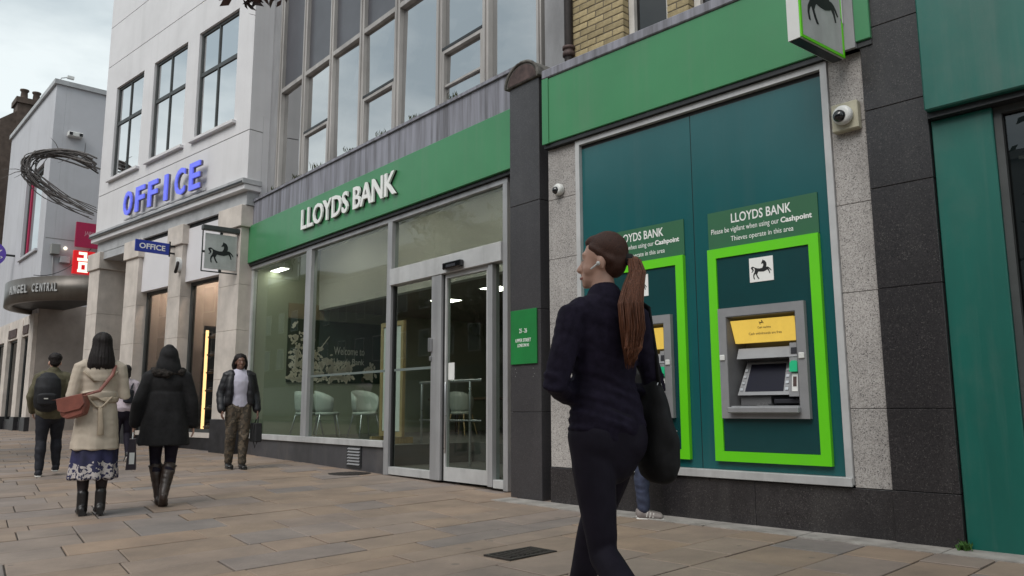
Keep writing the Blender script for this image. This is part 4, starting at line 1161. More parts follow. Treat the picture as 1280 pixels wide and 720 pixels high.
for (a, b_) in WIN:
    w = ob.ring('window', 'window_frame_dark', a + .003, b_ - .003, WZ0 + .003, WZ1 - .003, .065, .06, .20)
    zt_ = WZ0 + (WZ1 - WZ0) * .60; um = a + (b_ - a) * .47
    ob.box('transom', 'window_frame_dark', a + .065, b_ - .065, .06, .16, zt_ - .045, zt_ + .045, w)
    ob.box('mullion', 'window_frame_dark', um - .024, um + .024, .06, .16, WZ0 + .065, zt_ - .047, w)
    ob.box('mullion', 'window_frame_dark', um - .024, um + .024, .06, .16, zt_ + .047, WZ1 - .065, w)
    for (x0, x1) in ((a + .065, um - .025), (um + .025, b_ - .065)):
        for (z0, z1) in ((WZ0 + .065, zt_ - .047), (zt_ + .047, WZ1 - .065)):
            ob.box('pane', 'glass_white', x0, x1, .085, .095, z0, z1, w)
    ob.box('window_sill', 'white_render', a - .09, b_ + .09, -.09, .12, WZ0 - .075, WZ0 - .002, bevel=.006)
# blue shop letters on a rail
OU0, OU1 = FO.uz(152, 252, -.19)[0], FO.uz(252, 219, -.19)[0]; OZ = (FO.uz(157, 268, -.19)[1] + FO.uz(246, 236, -.19)[1]) / 2
letters(ob, 'OFFICE', OU0, OU1, -.16, OZ, .60, 'blue_letter', .03, back='blue_return', bold=.018, slot=.70)
ob.box('letter_rail', 'cornice_grey', OU0, OU1, -.11, -.07, OZ - .07, OZ - .04)

# blue blade sign on a pilaster
bs = Site(FO, 'blade_sign', 'small blue OFFICE sign projecting from a stone pilaster', 'sign', -17.05, -.1, 4.33)
bb = bs.box('board', 'blue_sign', -17.09, -17.05, -.86, -.13, 4.33, 4.585, bevel=.003)
bs.mb('lettering', 'white_print', text_mb('OFFICE', .12, .56, .003, .022, fn=blade_fn(-17.049, -.78, 4.40)), bb)
bs.boxes('bracket', 'dark_metal', [(-17.08, -17.06, -.128, -.10, 4.30, 4.64), (-17.08, -17.06, -.10, .0, 4.36, 4.40), (-17.08, -17.06, -.10, .0, 4.52, 4.56)])
# alarm box
ua, za = FO.uz(220, 332, -.1)
al = Site(FO, 'alarm_box', 'white and dark alarm box on the stone pilaster under the blue sign', 'alarm', ua, -.05, za)
half = [(.13 * cos(a), .17 * sin(a)) for a in [pi * k / 10 - pi / 2 for k in range(11)]]
al.mb('cover', 'camera_white', MB().prism([(ua - .05 + x, za + .03 + z) for x, z in half], lambda a, b, d: (a, d, b), -.09, -.001))
al.mb('strobe', 'iron_pipe', MB().tube([(ua - .01, -.10, za - .14), (ua + .05, -.10, za - .04), (ua + .08, -.10, za + .06)], .035, 8), None, True)

# hanging horse sign at the left end of the bank fascia
hs = Site(FA, 'hanging_sign', 'grey hanging sign with black horse in an open metal frame', 'sign', -15.25, -.3, 3.6)
hu = -15.25
frm = MB()
v0_, v1_, z0_, z1_ = -.975, -.265, 3.60, 4.42
for (a, b_) in (((v0_, z0_), (v0_, z1_)), ((v1_, z0_), (v1_, z1_)), ((v0_, z0_), (v1_, z0_))):
    frm.tube([(hu, a[0], a[1]), (hu, b_[0], b_[1])], .013, 8)
hs.mb('frame', 'window_frame_dark', frm)
hs.box('light_hood', 'window_frame_dark', hu - .06, hu + .06, v0_ - .02, v1_ + .08, 4.40, 4.50, bevel=.012)
hb_ = hs.box('panel', 'alu_light', hu - .012, hu + .012, v0_ + .05, v1_ - .045, z0_ + .055, 4.345)
e = hs.mb('horse_emblem', 'black_print', horse_mb(.50, lambda a, b, d: (hu + .0125 + d, (v0_ + v1_) / 2 + a, 3.99 + b), .004), hb_)
for (vv, z) in ((v0_ + .022, 3.98), (v1_ - .02, 3.98), (-.62, z0_ + .03), (-.62, 4.37)):
    hs.box('clip', 'dark_metal', hu - .015, hu + .015, vv - .025, vv + .025, z - .02, z + .02)
hs.mb('arm', 'dark_metal', MB().tube([(hu, v1_ + .05, 4.43), (hu, -.10, 4.43)], .018, 8))

# ------------------------------------------------------------------ entrance building beyond (frame G)
FG = Frame(42.0, 0.0)
cw = FO.W(-27.72, .6); FG.d = cw.dot(FG.n); CU = cw.dot(FG.x)
gb = Site(FG, 'entrance_building', 'white rendered building at the corner of the covered shopping entrance', 'building', CU - 2)
GZ = 11.6
GL = CU - 7.3
# street face with an opening for the tall window, side wall along the passage
W0, W1, WB, WT = -31.95, -29.3, 6.2, 9.15
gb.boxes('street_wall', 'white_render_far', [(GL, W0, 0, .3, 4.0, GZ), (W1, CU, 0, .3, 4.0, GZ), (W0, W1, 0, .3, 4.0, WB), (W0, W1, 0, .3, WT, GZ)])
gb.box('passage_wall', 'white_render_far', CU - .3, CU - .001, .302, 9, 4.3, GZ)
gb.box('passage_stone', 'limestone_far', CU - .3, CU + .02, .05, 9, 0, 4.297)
gb.box('wall_joint', 'far_grey', CU, CU + .004, .05, 9, 6.43, 6.455)
gb.box('roof_coping', 'cornice_grey', GL - .05, CU + .08, -.08, .35, GZ + .003, GZ + .16)
gb.box('roof_coping', 'cornice_grey', CU - .3, CU + .08, .353, 9, GZ + .003, GZ + .16)
gb.box('roof', 'roof_slate', GL, CU - .3, .35, 9, GZ - .2, GZ)
gw = gb.ring('tall_window', 'window_frame_dark', W0 + .003, W1 - .003, WB + .003, WT - .003, .12, .10, .25)
gb.box('pane', 'glass_white', W0 + .12, W1 - .12, .16, .17, WB + .12, WT - .12, gw)
gb.box('coloured_jamb', 'pink_sign', W0 + .125, W0 + .30, .13, .155, WB + .12, WT - .12, gw)
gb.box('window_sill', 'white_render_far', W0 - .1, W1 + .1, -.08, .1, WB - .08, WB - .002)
# ground floor of the street face
for i, u in enumerate((CU - .65, CU - 2.3, CU - 4.6, CU - 6.9)):
    q = gb.box('stone_pier', 'limestone', u, u + .62, -.06, .3, .0, 3.9)
    gb.box('pier_base', 'dark_plinth', u - .02, u + .64, -.09, .3, 0, .75, q)
gb.box('stone_band', 'limestone', GL, CU, -.04, .3, 3.35, 3.997)
gb.box('notice_board', 'rusty', CU - 1.55, CU - .8, -.07, -.045, 3.42, 3.7)
gb.box('notice_board', 'rusty', CU - 3.9, CU - 2.6, -.07, -.045, 3.42, 3.7)
for (a, b_) in ((CU - 1.68, CU - .65), (CU - 3.98, CU - 2.3), (CU - 6.28, CU - 4.6)):
    w = gb.ring('shop_window', 'window_frame_dark', a + .003, b_ - .003, .6, 3.347, .06, .05, .15)
    gb.box('pane', 'glass_dark', a + .065, b_ - .065, .09, .10, .66, 3.28, w)
    gb.box('riser', 'dark_plinth', a + .003, b_ - .003, .02, .2, 0, .597)
# services on the passage wall
sv = Site(FG, 'wall_services', 'grey cabinet and small floodlight on the white passage wall', 'cabinet', CU, .9, 5.6)
def gv(x, y): return FG.vz(x, y, CU + .02)
a0, zt_ = gv(63, 305); a1, zb_ = gv(73, 319)
sv.box('cabinet', 'far_grey', CU + .002, CU + .22, a0, a1, zb_, zt_, bevel=.01)
a0, zt_ = gv(74, 321); a1, zb_ = gv(86, 330)
sv.box('floodlight', 'cornice_grey', CU + .002, CU + .2, a0, a1, zb_, zt_, bevel=.01)
ca, cz = gv(81, 311)
sv.mb('lamp', 'lit_white', MB().ball((CU + .1, ca, cz), .06), None, True)
sv.mb('conduit', 'cornice_grey', MB().tube([(CU + .03, gv(66, 319)[0], gv(66, 319)[1]), (CU + .03, gv(65, 345)[0], gv(65, 345)[1])], .02, 6))
wire = MB()
p0, p1 = gv(40, 345), gv(118, 305)
wire.tube([(CU + .25, p0[0] + (p1[0] - p0[0]) * t, p0[1] + (p1[1] - p0[1]) * t - .35 * 4 * t * (1 - t)) for t in [k / 10 for k in range(11)]], .012, 5)
tag(sv.mb('cable', 'dark_metal', wire), 'dark cable sagging across the wall', 'cable') if False else sv.mb('cable', 'dark_metal', wire)
fl = gv(93, 170)
f2 = Site(FG, 'wall_floodlight', 'small floodlight high on the white gable wall', 'light', CU, fl[0], fl[1])
f2.box('body', 'camera_white', CU + .002, CU + .25, fl[0] - .22, fl[0] + .22, fl[1] - .08, fl[1] + .08, bevel=.02)
for d in (-.15, .15): f2.box('lens', 'camera_black', CU + .251, CU + .26, fl[0] + d - .05, fl[0] + d + .05, fl[1] - .05, fl[1] + .05)
# pink banner and red lit sign in the passage
a0, zt_ = gv(93, 279); a1, zb_ = gv(120, 313)
pk = Site(FG, 'pink_banner', 'deep pink sign board above the red lit sign', 'sign', CU + .3, a0, zb_)
pk.box('board', 'pink_sign', CU + .25, CU + .33, a0, a1 + .25, zb_, zt_)
pk.mb('lettering', 'pink_print', text_mb('JAPANESE', .17, (a1 - a0) * .85, .003, .01, fn=blade_fn(CU + .331, a0 + .25, zb_ + (zt_ - zb_) * .45)))
pk.box('wall_bracket', 'dark_metal', CU, CU + .25, a0 + .3, a0 + .36, zb_ + .3, zb_ + .36)
a0, zt_ = gv(89.5, 313.5); a1, zb_ = gv(109, 345)
rd = Site(FG, 'red_lit_sign', 'red illuminated sign with two white angular characters', 'sign', CU + .3, a0, zb_)
rb = rd.box('light_box', 'red_sign', CU + .22, CU + .36, a0, a1 + .1, zb_, zt_ - .02)
W_, H_ = a1 - a0, zt_ - zb_
def stroke(pts):
    mb = MB(); r_ = .045
    for (p, q) in zip(pts, pts[1:]):
        x0, x1 = sorted((p[0], q[0])); y0, y1 = sorted((p[1], q[1]))
        mb.box(CU + .361, CU + .366 + .0005 * pts.index(p), a0 + x0 * W_ - r_, a0 + x1 * W_ + r_, zb_ + y0 * H_ - r_, zb_ + y1 * H_ + r_)
    rd.mb('character', 'lit_white', mb, rb)
stroke([(.36, .86), (.66, .86), (.66, .60), (.30, .60), (.80, .60)])
stroke([(.38, .24), (.38, .44), (.76, .44), (.76, .12), (.34, .12)])
rd.box('wall_bracket', 'dark_metal', CU, CU + .22, a0 + .2, a0 + .26, zb_ + .3, zb_ + .36)

# curved canopy with raised lettering
cn = Site(FO, 'entrance_canopy', 'curved bronze canopy with raised pale lettering over the shopping entrance', 'canopy', -25, 0, 4)
NC = 28
CZ0, CZ1 = 4.02, 4.70
def arc(t, off=0.0):
    # plan: from the white shop's pier out over the pavement and back to the corner building
    a = pi * t
    u = -26.1 + (2.75 + off) * cos(a)
    v = 1.35 - (2.0 + off) * sin(a)
    return u, v
ring_o = [arc(k / NC) for k in range(NC + 1)]
mb = MB(); nn = NC + 1
for (z0, z1) in ((CZ0, CZ1),):
    mb.v += [(u, v, z0) for u, v in ring_o] + [(u, v, z1) for u, v in ring_o]
    inner = [arc(k / NC, -.18) for k in range(NC + 1)]
    mb.v += [(u, v, z0) for u, v in inner] + [(u, v, z1) for u, v in inner]
for k in range(NC):
    mb.f += [(k, k + 1, nn + k + 1, nn + k), (2 * nn + k + 1, 2 * nn + k, 3 * nn + k, 3 * nn + k + 1), (nn + k, nn + k + 1, 3 * nn + k + 1, 3 * nn + k), (k + 1, k, 2 * nn + k, 2 * nn + k + 1)]
fb = cn.mb('curved_band', 'bronze_canopy', mb, None, True)
disc = MB().prism([arc(k / NC, -.19) for k in range(NC + 1)], lambda a, b, d: (a, b, d), CZ0 + .12, CZ0 + .16)
cn.mb('soffit', 'dark_metal', disc)
top = MB().prism([arc(k / NC, -.19) for k in range(NC + 1)], lambda a, b, d: (a, b, d), CZ1 - .1, CZ1 - .06)
cn.mb('top_deck', 'bronze_canopy', top)
# letters bent round the curve
def t_at(px):
    return min((abs(proj(FO.W(*arc(k / 400), 4.4))[0] - px), k / 400) for k in range(40, 260))[1]
def bent(word, t0, t1, z, h):
    out = []
    x0, x1 = t0, t1
    n = len(word)
    for i, ch in enumerate(word):
        if ch == ' ': continue
        t = t_at(x0 + (x1 - x0) * (i + .5) / n)
        u, v = arc(t, .012); u2, v2 = arc(t + .002, .012)
        tx_ = Vector((u - u2, v - v2)).normalized()   # reading direction: right as seen from the street
        nr = Vector((tx_.y, -tx_.x))
        ta, tb = t_at(x0 + (x1 - x0) * i / n), t_at(x0 + (x1 - x0) * (i + 1) / n)
        wl_ = min(.24, max(.06, (Vector(arc(ta)) - Vector(arc(tb))).length * .72))
        mb = text_mb(ch, h, wl_ if ch != 'I' else .06, .03, .02, fn=lambda a, b, d: (u + tx_.x * a + nr.x * d, v + tx_.y * a + nr.y * d, z + b), align='C')
        cn.mb('letter', 'alu_light', mb, fb)
bent('ANGEL CENTRAL', 13, 73, CZ0 + .24, .24)

# round purple sign
rp_u = FG.uz(19, 318)[0]
pc = [FG.vz(0, 304, rp_u), FG.vz(18, 318, rp_u), FG.vz(0, 332, rp_u)]
rad = (pc[0][1] - pc[2][1]) / 2 + .03; cz_ = (pc[0][1] + pc[2][1]) / 2
rs = Site(FG, 'round_sign', 'round purple sign with a white leaf projecting from the white building', 'sign', rp_u, -.2, cz_)
vc = -.28 - rad
AXU = Matrix(((0, 0, 1), (1, 0, 0), (0, 1, 0)))
dsc = rs.mb('disc', 'purple_sign', MB().lathe([(rad, -.04), (rad, .04)], (rp_u, vc, cz_), 32, AXU))
for ang in (-60, -30, 0, 30, 60):
    a = R(90 + ang); poly = [(0, 0), (.10, .05), (.24, 0), (.10, -.05)]
    mb = MB().prism([(vc + .1 + x * cos(a) - y * sin(a), cz_ + .05 + x * sin(a) + y * cos(a)) for x, y in poly], lambda p, q, d: (rp_u + .041 + d, p, q), 0, .003)
    rs.mb('leaf_mark', 'white_print', mb, dsc)
rs.mb('lettering', 'white_print', text_mb('tapio', .14, .55, .003, .01, fn=blade_fn(rp_u + .041, vc - .22, cz_ - .18)), dsc)
rs.mb('arm', 'dark_metal', MB().tube([(rp_u, vc + rad, cz_), (rp_u, 0, cz_)], .04, 8))

# willow ring: bundles of bent branches fixed to the side of the white shop building
wr = random.Random(9)
wroot = Site(FO, 'willow_sculpture', 'looping sculpture of bundled bare branches above the shopping entrance', 'sculpture', -22, -.5, 6.3)
ctrl = [(122, 206), (100, 196), (75, 191), (50, 193), (37, 201), (36, 214), (48, 227), (70, 243), (95, 256), (122, 268)]
def wp(t):
    i = min(int(t * 9), 8); f = t * 9 - i
    p = [Vector(ctrl[max(0, min(9, i + k))]) for k in (-1, 0, 1, 2)]
    q = .5 * ((2 * p[1]) + (p[2] - p[0]) * f + (2 * p[0] - 5 * p[1] + 4 * p[2] - p[3]) * f * f + (3 * p[1] - p[0] - 3 * p[2] + p[3]) * f ** 3)
    return q
for k in range(22):
    off = Vector((wr.uniform(-1, 1), wr.uniform(-1, 1), wr.uniform(-1, 1)))
    ph = wr.uniform(0, 6.28); t0 = wr.uniform(0, .12); t1 = wr.uniform(.85, 1.0)
    if k > 12: t0, t1 = wr.choice(((0, .55), (.4, 1.0)))
    pts = []
    for j in range(19):
        t = t0 + (t1 - t0) * j / 18
        q = wp(t); uu = -22.0 - 1.1 * sin(pi * t) * .9
        v, z = FO.vz(q.x, q.y, uu)
        spread = .13
        pts.append(Vector((uu, v, z)) + off * spread + Vector((sin(t * 9 + ph), cos(t * 7 + ph), sin(t * 11 + ph))) * .06)
    wroot.mb('branch', 'willow', MB().tube(pts, [.024 * (1 - .55 * j / 18) for j in range(19)], 6), None, True)
for k in range(9):
    t = wr.uniform(.03, .97); q = wp(t); uu = -22.0 - 1.0 * sin(pi * t)
    v, z = FO.vz(q.x, q.y, uu); p = Vector((uu, v, z))
    d = Vector((wr.uniform(-.2, .2), wr.uniform(-1, .3), wr.uniform(-.5, 1))).normalized() * wr.uniform(.4, .9)
    wroot.mb('twig', 'willow', MB().tube([p, p + d * .5 + Vector((0, 0, .06)), p + d], [.014, .010, .004], 5))

# ------------------------------------------------------------------ brown brick building with chimney further along
hb2 = Site(FG, 'brick_building', 'dark brown brick building with a chimney stack beyond the white gable', 'building', CU - 12)
HU = CU - 10.5
def hv(x, y): return FG.vz(x, y, HU)
pv = [hv(0, 148), hv(22, 138), hv(22, 118), hv(56, 128)]
vL = 0.0
zr = pv[1][1]
poly = [(0.0, 0), (0.0, pv[0][1] - (pv[0][0]) * .42), pv[0], pv[1], (pv[1][0] + 3.2, pv[1][1] + 1.0), (9, pv[1][1] - 1.0), (9, 0)]
wall = hb2.mb('gable_wall', 'chimney_brick', MB().prism(poly, lambda a, b, d: (HU + d, a, b), -7.0, 0)); fix_normals(wall.data)
hb2.box('render_front', 'cream_render', HU - 7, HU + .05, -.12, -.003, 0, hv(4, 200)[1])
ch = hb2.box('chimney_stack', 'chimney_brick', HU - .9, HU + .03, pv[1][0] - .02, pv[1][0] + 1.45, zr - 1.0, hv(22, 128)[1])
hb2.box('chimney_cap', 'chimney_brick', HU - 1.0, HU + .12, pv[1][0] - .10, pv[1][0] + 1.53, hv(22, 128)[1] + .002, hv(22, 121)[1], ch)
zc_ = hv(22, 121)[1]
for k in range(3):
    vv = pv[1][0] + .26 + k * .47
    hb2.mb('chimney_pot', 'chimney_brick', MB().lathe([(.17, 0), (.15, .1), (.13, .42), (.18, .46), (.18, .52), (.13, .53)], (HU - .4, vv, zc_), 14), ch, True)
for (u, z) in ((HU - 3, 8.2), (HU - 5.6, 8.2), (HU - 3, 4.9), (HU - 5.6, 4.9)):
    w = hb2.ring('window', 'white_frame', u - .6, u + .6, z - .9, z + .9, .09, -.15, -.122)
    hb2.box('pane', 'far_glass', u - .51, u + .51, -.135, -.125, z - .81, z + .81, w)
# small roof camera mast on the white gable
mp0 = FG.vz(70, 107, CU - .3); mp1 = FG.vz(77, 99, CU - .3)
ms = Site(FG, 'roof_mast', 'thin mast with a small camera on the white gable corner', 'camera', CU - .2, .1, GZ + .16)
ms.mb('mast', 'cornice_grey', MB().tube([(CU - .2, .1, GZ + .16), (CU - .2, .15, GZ + .32), (CU - .2, .35, GZ + .40)], .018, 6))
ms.box('camera_head', 'camera_white', CU - .26, CU - .14, .32, .52, GZ + .36, GZ + .45)

# ------------------------------------------------------------------ covers in the pavement
def cover_at(px, label, w, l, round_=False):
    p = on_ground(*px)
    o = thing('drain_cover', label, 'cover', p, -R(44.4))
    if round_:
        rim = MB().lathe([(w, -.02), (w, .004), (w - .03, .004)], (0, 0, 0), 28).build('frame', 'iron_cover', o)
        MB().lathe([(w - .034, -.01), (w - .034, .006)], (0, 0, 0), 28).build('lid', 'iron_cover', o)
        for k in range(-3, 4): MB().box(-w * .75, w * .75, k * .07 - .012, k * .07 + .012, .0062, .0085).build('rib', 'iron_cover', o)
    else:
        mb = MB()
        for (a, b_, c, d) in ((-l / 2, l / 2, -w / 2, -w / 2 + .03), (-l / 2, l / 2, w / 2 - .03, w / 2), (-l / 2, -l / 2 + .03, -w / 2 + .03, w / 2 - .03), (l / 2 - .03, l / 2, -w / 2 + .03, w / 2 - .03)):
            mb.box(a, b_, c, d, -.02, .007)
        mb.build('frame', 'iron_cover', o)
        MB().box(-l / 2 + .034, l / 2 - .034, -w / 2 + .034, w / 2 - .034, -.02, .005).build('lid', 'iron_cover', o)
        for k in range(9):
            x = -l / 2 + .06 + k * (l - .12) / 8
            MB().box(x - .012, x + .012, -w / 2 + .05, w / 2 - .05, .0055, .0095).build('rib', 'iron_cover', o)
    return o
cv = cover_at((651, 692), 'rectangular dark iron cover set in the paving before the dark pillar', .26, .46)
cv.rotation_euler = (0, 0, R(44.4))
cover_at((437, 592), 'round dark drain cover under the ventilation grille', .30, .30, True)

# ------------------------------------------------------------------ furniture behind the bank glass
def chair(u, v, rz, wood, label, z=ZF):
    o = thing('tub_chair', label, 'chair', FA.W(u, v, z), FA.rot + rz, 'chairs inside the bank')
    n = 9; mb = MB()
    prof = []
    for i in range(n + 1):
        a = pi * (i / n) + pi
        prof.append(a)
    # curved shell: back wraps round the sitter
    outer, inner = [], []
    vs = []; fs = []
    rows = [(.0, .20, .21), (.10, .235, .235), (.30, .25, .25), (.42, .255, .25)]
    cols = 13
    for k, (zz, rx, ry) in enumerate(rows):
        for i in range(cols):
            a = R(-20 + 220 * i / (cols - 1))
            h = zz + (0 if k < 2 else -.14 * (abs(i - (cols - 1) / 2) / ((cols - 1) / 2)) ** 2)
            vs.append((rx * cos(a), ry * sin(a), .44 + h))
    for k in range(len(rows) - 1):
        for i in range(cols - 1):
            a = k * cols + i; fs.append((a, a + 1, a + cols + 1, a + cols))
    me = MB().add(vs, fs).mesh('shell', True)
    sh = link('shell', me, 'chair_green', o)
    md = sh.modifiers.new('t', 'SOLIDIFY'); md.thickness = .025
    MB().lathe([(.19, .40), (.225, .42), (.225, .455), (.19, .47)], (0, 0, 0), 18).build('seat', 'chair_green', o, True)
    for (x, y) in ((-.15, -.15), (.15, -.15), (-.15, .15), (.15, .15)):
        MB().tube([(x, y, .41), (x * 1.5, y * 1.5, .005)], [.016, .011], 8).build('leg', 'oak' if wood else 'steel', o, True)
    return o
u1 = FA.uz(409, 515, 1.0)[0]; chair(u1, 1.0, R(160), False, 'pale green tub chair with steel legs below the dark green mural')
u1 = FA.uz(384, 515, .85)[0]; chair(u1, .85, R(200), False, 'pale green tub chair half behind the window mullion')
u1 = FA.uz(456, 515, 1.25)[0]; chair(u1, 1.25, R(90), False, 'pale green tub chair beside the wooden notice frame')
u1 = FA.uz(577, 520, 3.6)[0]; chair(u1, 3.6, R(200), True, 'pale green tub chair with oak legs seen through the door')
tu = FA.uz(590, 500, 4.4)[0]
tb = Site(FA, 'meeting_table', 'dark wooden meeting table inside the bank seen through the door', 'table', tu, 4.4, ZF)
tb.box('table_top', 'table_wood', tu - 1.1, tu + 1.1, 4.0, 4.8, ZF + .70, ZF + .75, bevel=.006)
for (a, c) in ((-1.0, 4.08), (1.0, 4.08), (-1.0, 4.72), (1.0, 4.72)):
    tb.box('leg', 'table_wood', tu + a - .03, tu + a + .03, c - .03, c + .03, ZF, ZF + .697)
nu = FA.uz(477, 480, .55)[0] + .10; nz1 = FA.uz(476, 405, .55)[1]
nf = Site(FA, 'notice_frame', 'tall oak framed notice stand inside the bank window', 'notice', nu, .55, ZF)
nf.ring('frame', 'oak', nu - .12, nu + .55, ZF + .10, nz1, .07, .53, .58)
nf.box('poster', 'paper', nu - .047, nu + .477, .545, .56, ZF + .18, nz1 - .08)
nf.boxes('foot', 'oak', [(nu - .10, nu - .04, .36, .75, ZF, ZF + .095), (nu + .47, nu + .53, .36, .75, ZF, ZF + .095)])
rl = Site(FA, 'ramp_rail', 'stainless steel handrail with posts inside the bank entrance', 'handrail', -9.2, .9, .16)
ru = FA.uz(527, 520, .9)[0]
rl.mb('post', 'steel', MB().tube([(ru, .9, .16), (ru, .9, 1.36)], .022, 10), None, True)
rl.mb('post', 'steel', MB().tube([(ru + 1.25, .9, .16), (ru + 1.25, .9, 1.36)], .022, 10), None, True)
rl.mb('rail', 'steel', MB().tube([(ru - .05, .9, 1.37), (ru + 1.5, .9, 1.37)], .022, 10), None, True)
rl.mb('rail', 'steel', MB().tube([(ru - .05, .9, .80), (ru + 1.5, .9, .80)], .014, 10), None, True)
for u in (ru,): rl.box('base_plate', 'steel', u - .06, u + .06, .84, .96, .16, .175)

# ------------------------------------------------------------------ street trees and the far side of the road (seen in the glass)
def street_tree(name, label, pos, h, cr_, seed, leafm='leaf', n=7000, extra=None, leafsize=.11, low=.42):
    r = random.Random(seed)
    o = thing(name, label, 'tree', pos, 0, 'street trees along the kerb')
    tr = MB()
    tr.tube([(0, 0, -.1), (.03, .02, h * .2), (-.03, .04, h * .42), (.05, 0, h * .7)], [.17, .13, .10, .05], 10)
    tips = []
    for k in range(13):
        a = r.uniform(0, 6.28); z0 = h * r.uniform(low - .04, .66); L = cr_ * r.uniform(.55, 1.0)
        p = Vector((0, 0, z0)); d = Vector((cos(a), sin(a), r.uniform(.25, .9))).normalized()
        q = p + d * L * .5 + Vector((r.uniform(-.2, .2), r.uniform(-.2, .2), .1)); e = p + d * L + Vector((0, 0, .2))
        tr.tube([p, q, e], [.055, .035, .012], 7); tips += [q, e, (q + e) / 2]
    if extra:
        p = Vector((0, 0, extra[3])); e = Vector(extra[:3])
        q = p.lerp(e, .5) + Vector((0, 0, .35)); tr.tube([p, q, p.lerp(e, .8) + Vector((0, 0, .2)), e], [.06, .04, .025, .01], 7)
    tr.build('trunk', 'bark', o, True)
    lv = MB()
    def leaf(c, s):
        d1 = Vector((r.gauss(0, 1), r.gauss(0, 1), r.gauss(0, .6))).normalized() * s
        d2 = d1.cross(Vector((r.gauss(0, 1), r.gauss(0, 1), r.gauss(0, 1)))).normalized() * s * .45
        lv.add([c - d1, c + d2, c + d1, c - d2], [(0, 1, 2, 3)])
    for k in range(n):
        t = tips[r.randrange(len(tips))]
        c = t + Vector((r.gauss(0, 1), r.gauss(0, 1), r.gauss(0, .8))) * cr_ * .17
        leaf(c, leafsize * r.uniform(.6, 1.2))
    lv.build('crown', leafm, o)
    if extra:
        lv = MB()
        e = Vector(extra[:3])
        for k in range(420): leaf(e + Vector((r.uniform(-.15, .15), r.uniform(-.12, .12), r.uniform(-.015, .16) + .04 * sin(k))), .032 * r.uniform(.6, 1.2))
        lv.build('branch_leaves', 'leaf_brown', o)
    return o
def fp(s, n): 
    p = Vector((-0.643, 0.766)) * s + Vector((0.766, 0.643)) * n
    return Vector((p.x, p.y, gz(p.x, p.y)))
tips_target = Vector((0, 0, CAM_H)) + ray(308, -14).normalized() * 3.6
tp0 = fp(.2, -1.4)
street_tree('street_tree', 'street tree at the kerb with one brown-leaved branch hanging over the pavement', tp0, 7.0, 2.2, 5, extra=tuple(tips_target - tp0) + (3.0,))
street_tree('street_tree', 'bushy street tree at the kerb opposite the bank door', fp(17.0, -1.3), 7.5, 2.4, 6)
street_tree('street_tree', 'broad street tree at the kerb opposite the teal shop', fp(-9.5, -1.2), 7.2, 2.5, 8)
def terrace(s, w, h, m, label):
    c = fp(s, -17.2)
    o = thing('terraced_building', label, 'building', (c.x, c.y, 0), FA.rot, 'buildings across the road')
    MB().box(-w / 2, w / 2, -8, 0, -.5, h).build('wall', m, o)
    MB().box(-w / 2 - .1, w / 2 + .1, -8.1, .2, h + .003, h + .3).build('cornice', 'far_grey', o)
    nf_ = int(w / 2.6)
    for k in range(nf_):
        x = -w / 2 + (k + .5) * w / nf_
        for z in (4.4, 7.6, 10.6):
            if z + 1.8 < h:
                f = MB().box(x - .62, x + .62, .003, .06, z, z + 1.8).build('window', 'white_frame', o)
                MB().box(x - .54, x + .54, .0605, .07, z + .08, z + 1.72).build('pane', 'far_glass', f)
    MB().box(-w / 2 + .3, w / 2 - .3, .003, .08, .4, 2.9).build('shop_window', 'far_glass', o)
    MB().box(-w / 2 + .2, w / 2 - .2, .003, .18, 2.95, 3.6).build('shop_fascia', 'dark_metal', o)
terrace(-14, 11, 9.5, 'far_cream', 'cream stucco terrace across the road with white sash windows')
terrace(-2.6, 11, 10.5, 'far_brick', 'red brick terrace across the road between the stucco fronts')
terrace(8.6, 11, 9.0, 'far_grey', 'grey stucco terrace across the road with a flat cornice')
terrace(20, 11, 11, 'far_brick', 'tall brown brick terrace across the road facing the white shop')
terrace(31.3, 11, 10.5, 'far_cream', 'cream stucco terrace across the road beyond the brown brick terrace')
terrace(42.6, 11, 12, 'far_brick', 'tall brick terrace across the road opposite the shopping entrance')
terrace(54, 11, 11, 'far_grey', 'grey terrace across the road far beyond the shopping entrance')
terrace(65.4, 11, 12, 'far_brick', 'last brick terrace across the road at the end of the row')

# ------------------------------------------------------------------ people
mat('skin_light', (0.58, 0.345, 0.265), 0.5, 0.06, 8.0)
mat('skin_dark', (0.155, 0.078, 0.055), 0.45, 0.06, 8.0)
mat('lips', (0.36, 0.13, 0.11), 0.45, 0.05)
mat('eye_white', (0.36, 0.34, 0.32), 0.3, 0.02)
mat('eye_iris', (0.03, 0.02, 0.015), 0.2, 0.02)
mat('hair_auburn', (0.27, 0.098, 0.046), 0.5, 0.35, 30.0, col2=(0.070, 0.024, 0.013), stretch=(9, 9, .55), bump=.5, bscale=20)
mat('hair_crown', (0.080, 0.029, 0.017), 0.62, 0.35, 40.0, col2=(0.022, 0.009, 0.006), stretch=(8, 1.2, 8), bump=.10, bscale=30, spec=.35)
mat('hair_black', (0.015, 0.010, 0.010), 0.6, 0.3, 26.0, stretch=(7, 7, .6), bump=.35, bscale=26, spec=.3)
mat('navy_knit', (0.0175, 0.0130, 0.029), 0.85, spec=.2, var=0.2, scale=30.0, bump=.15, bscale=300)
mat('navy_tights', (0.0120, 0.0088, 0.0185), 0.75, 0.15, 10.0, bump=.08, bscale=300, spec=.25)
mat('black_canvas', (0.0075, 0.0075, 0.009), 0.8, 0.2, 20.0, bump=.1, bscale=200)
mat('trench', (0.50, 0.425, 0.345), 0.8, 0.10, 5.0, bump=.12, bscale=220)
mat('trench_dark', (0.40, 0.325, 0.245), 0.8, 0.10, 5.0)
mat('bag_leather', (0.23, 0.075, 0.055), 0.42, 0.15, 9.0, bump=.1, bscale=120)
mat('black_wool', (0.0065, 0.006, 0.0075), 0.9, 0.2, 20.0, bump=.15, bscale=220)
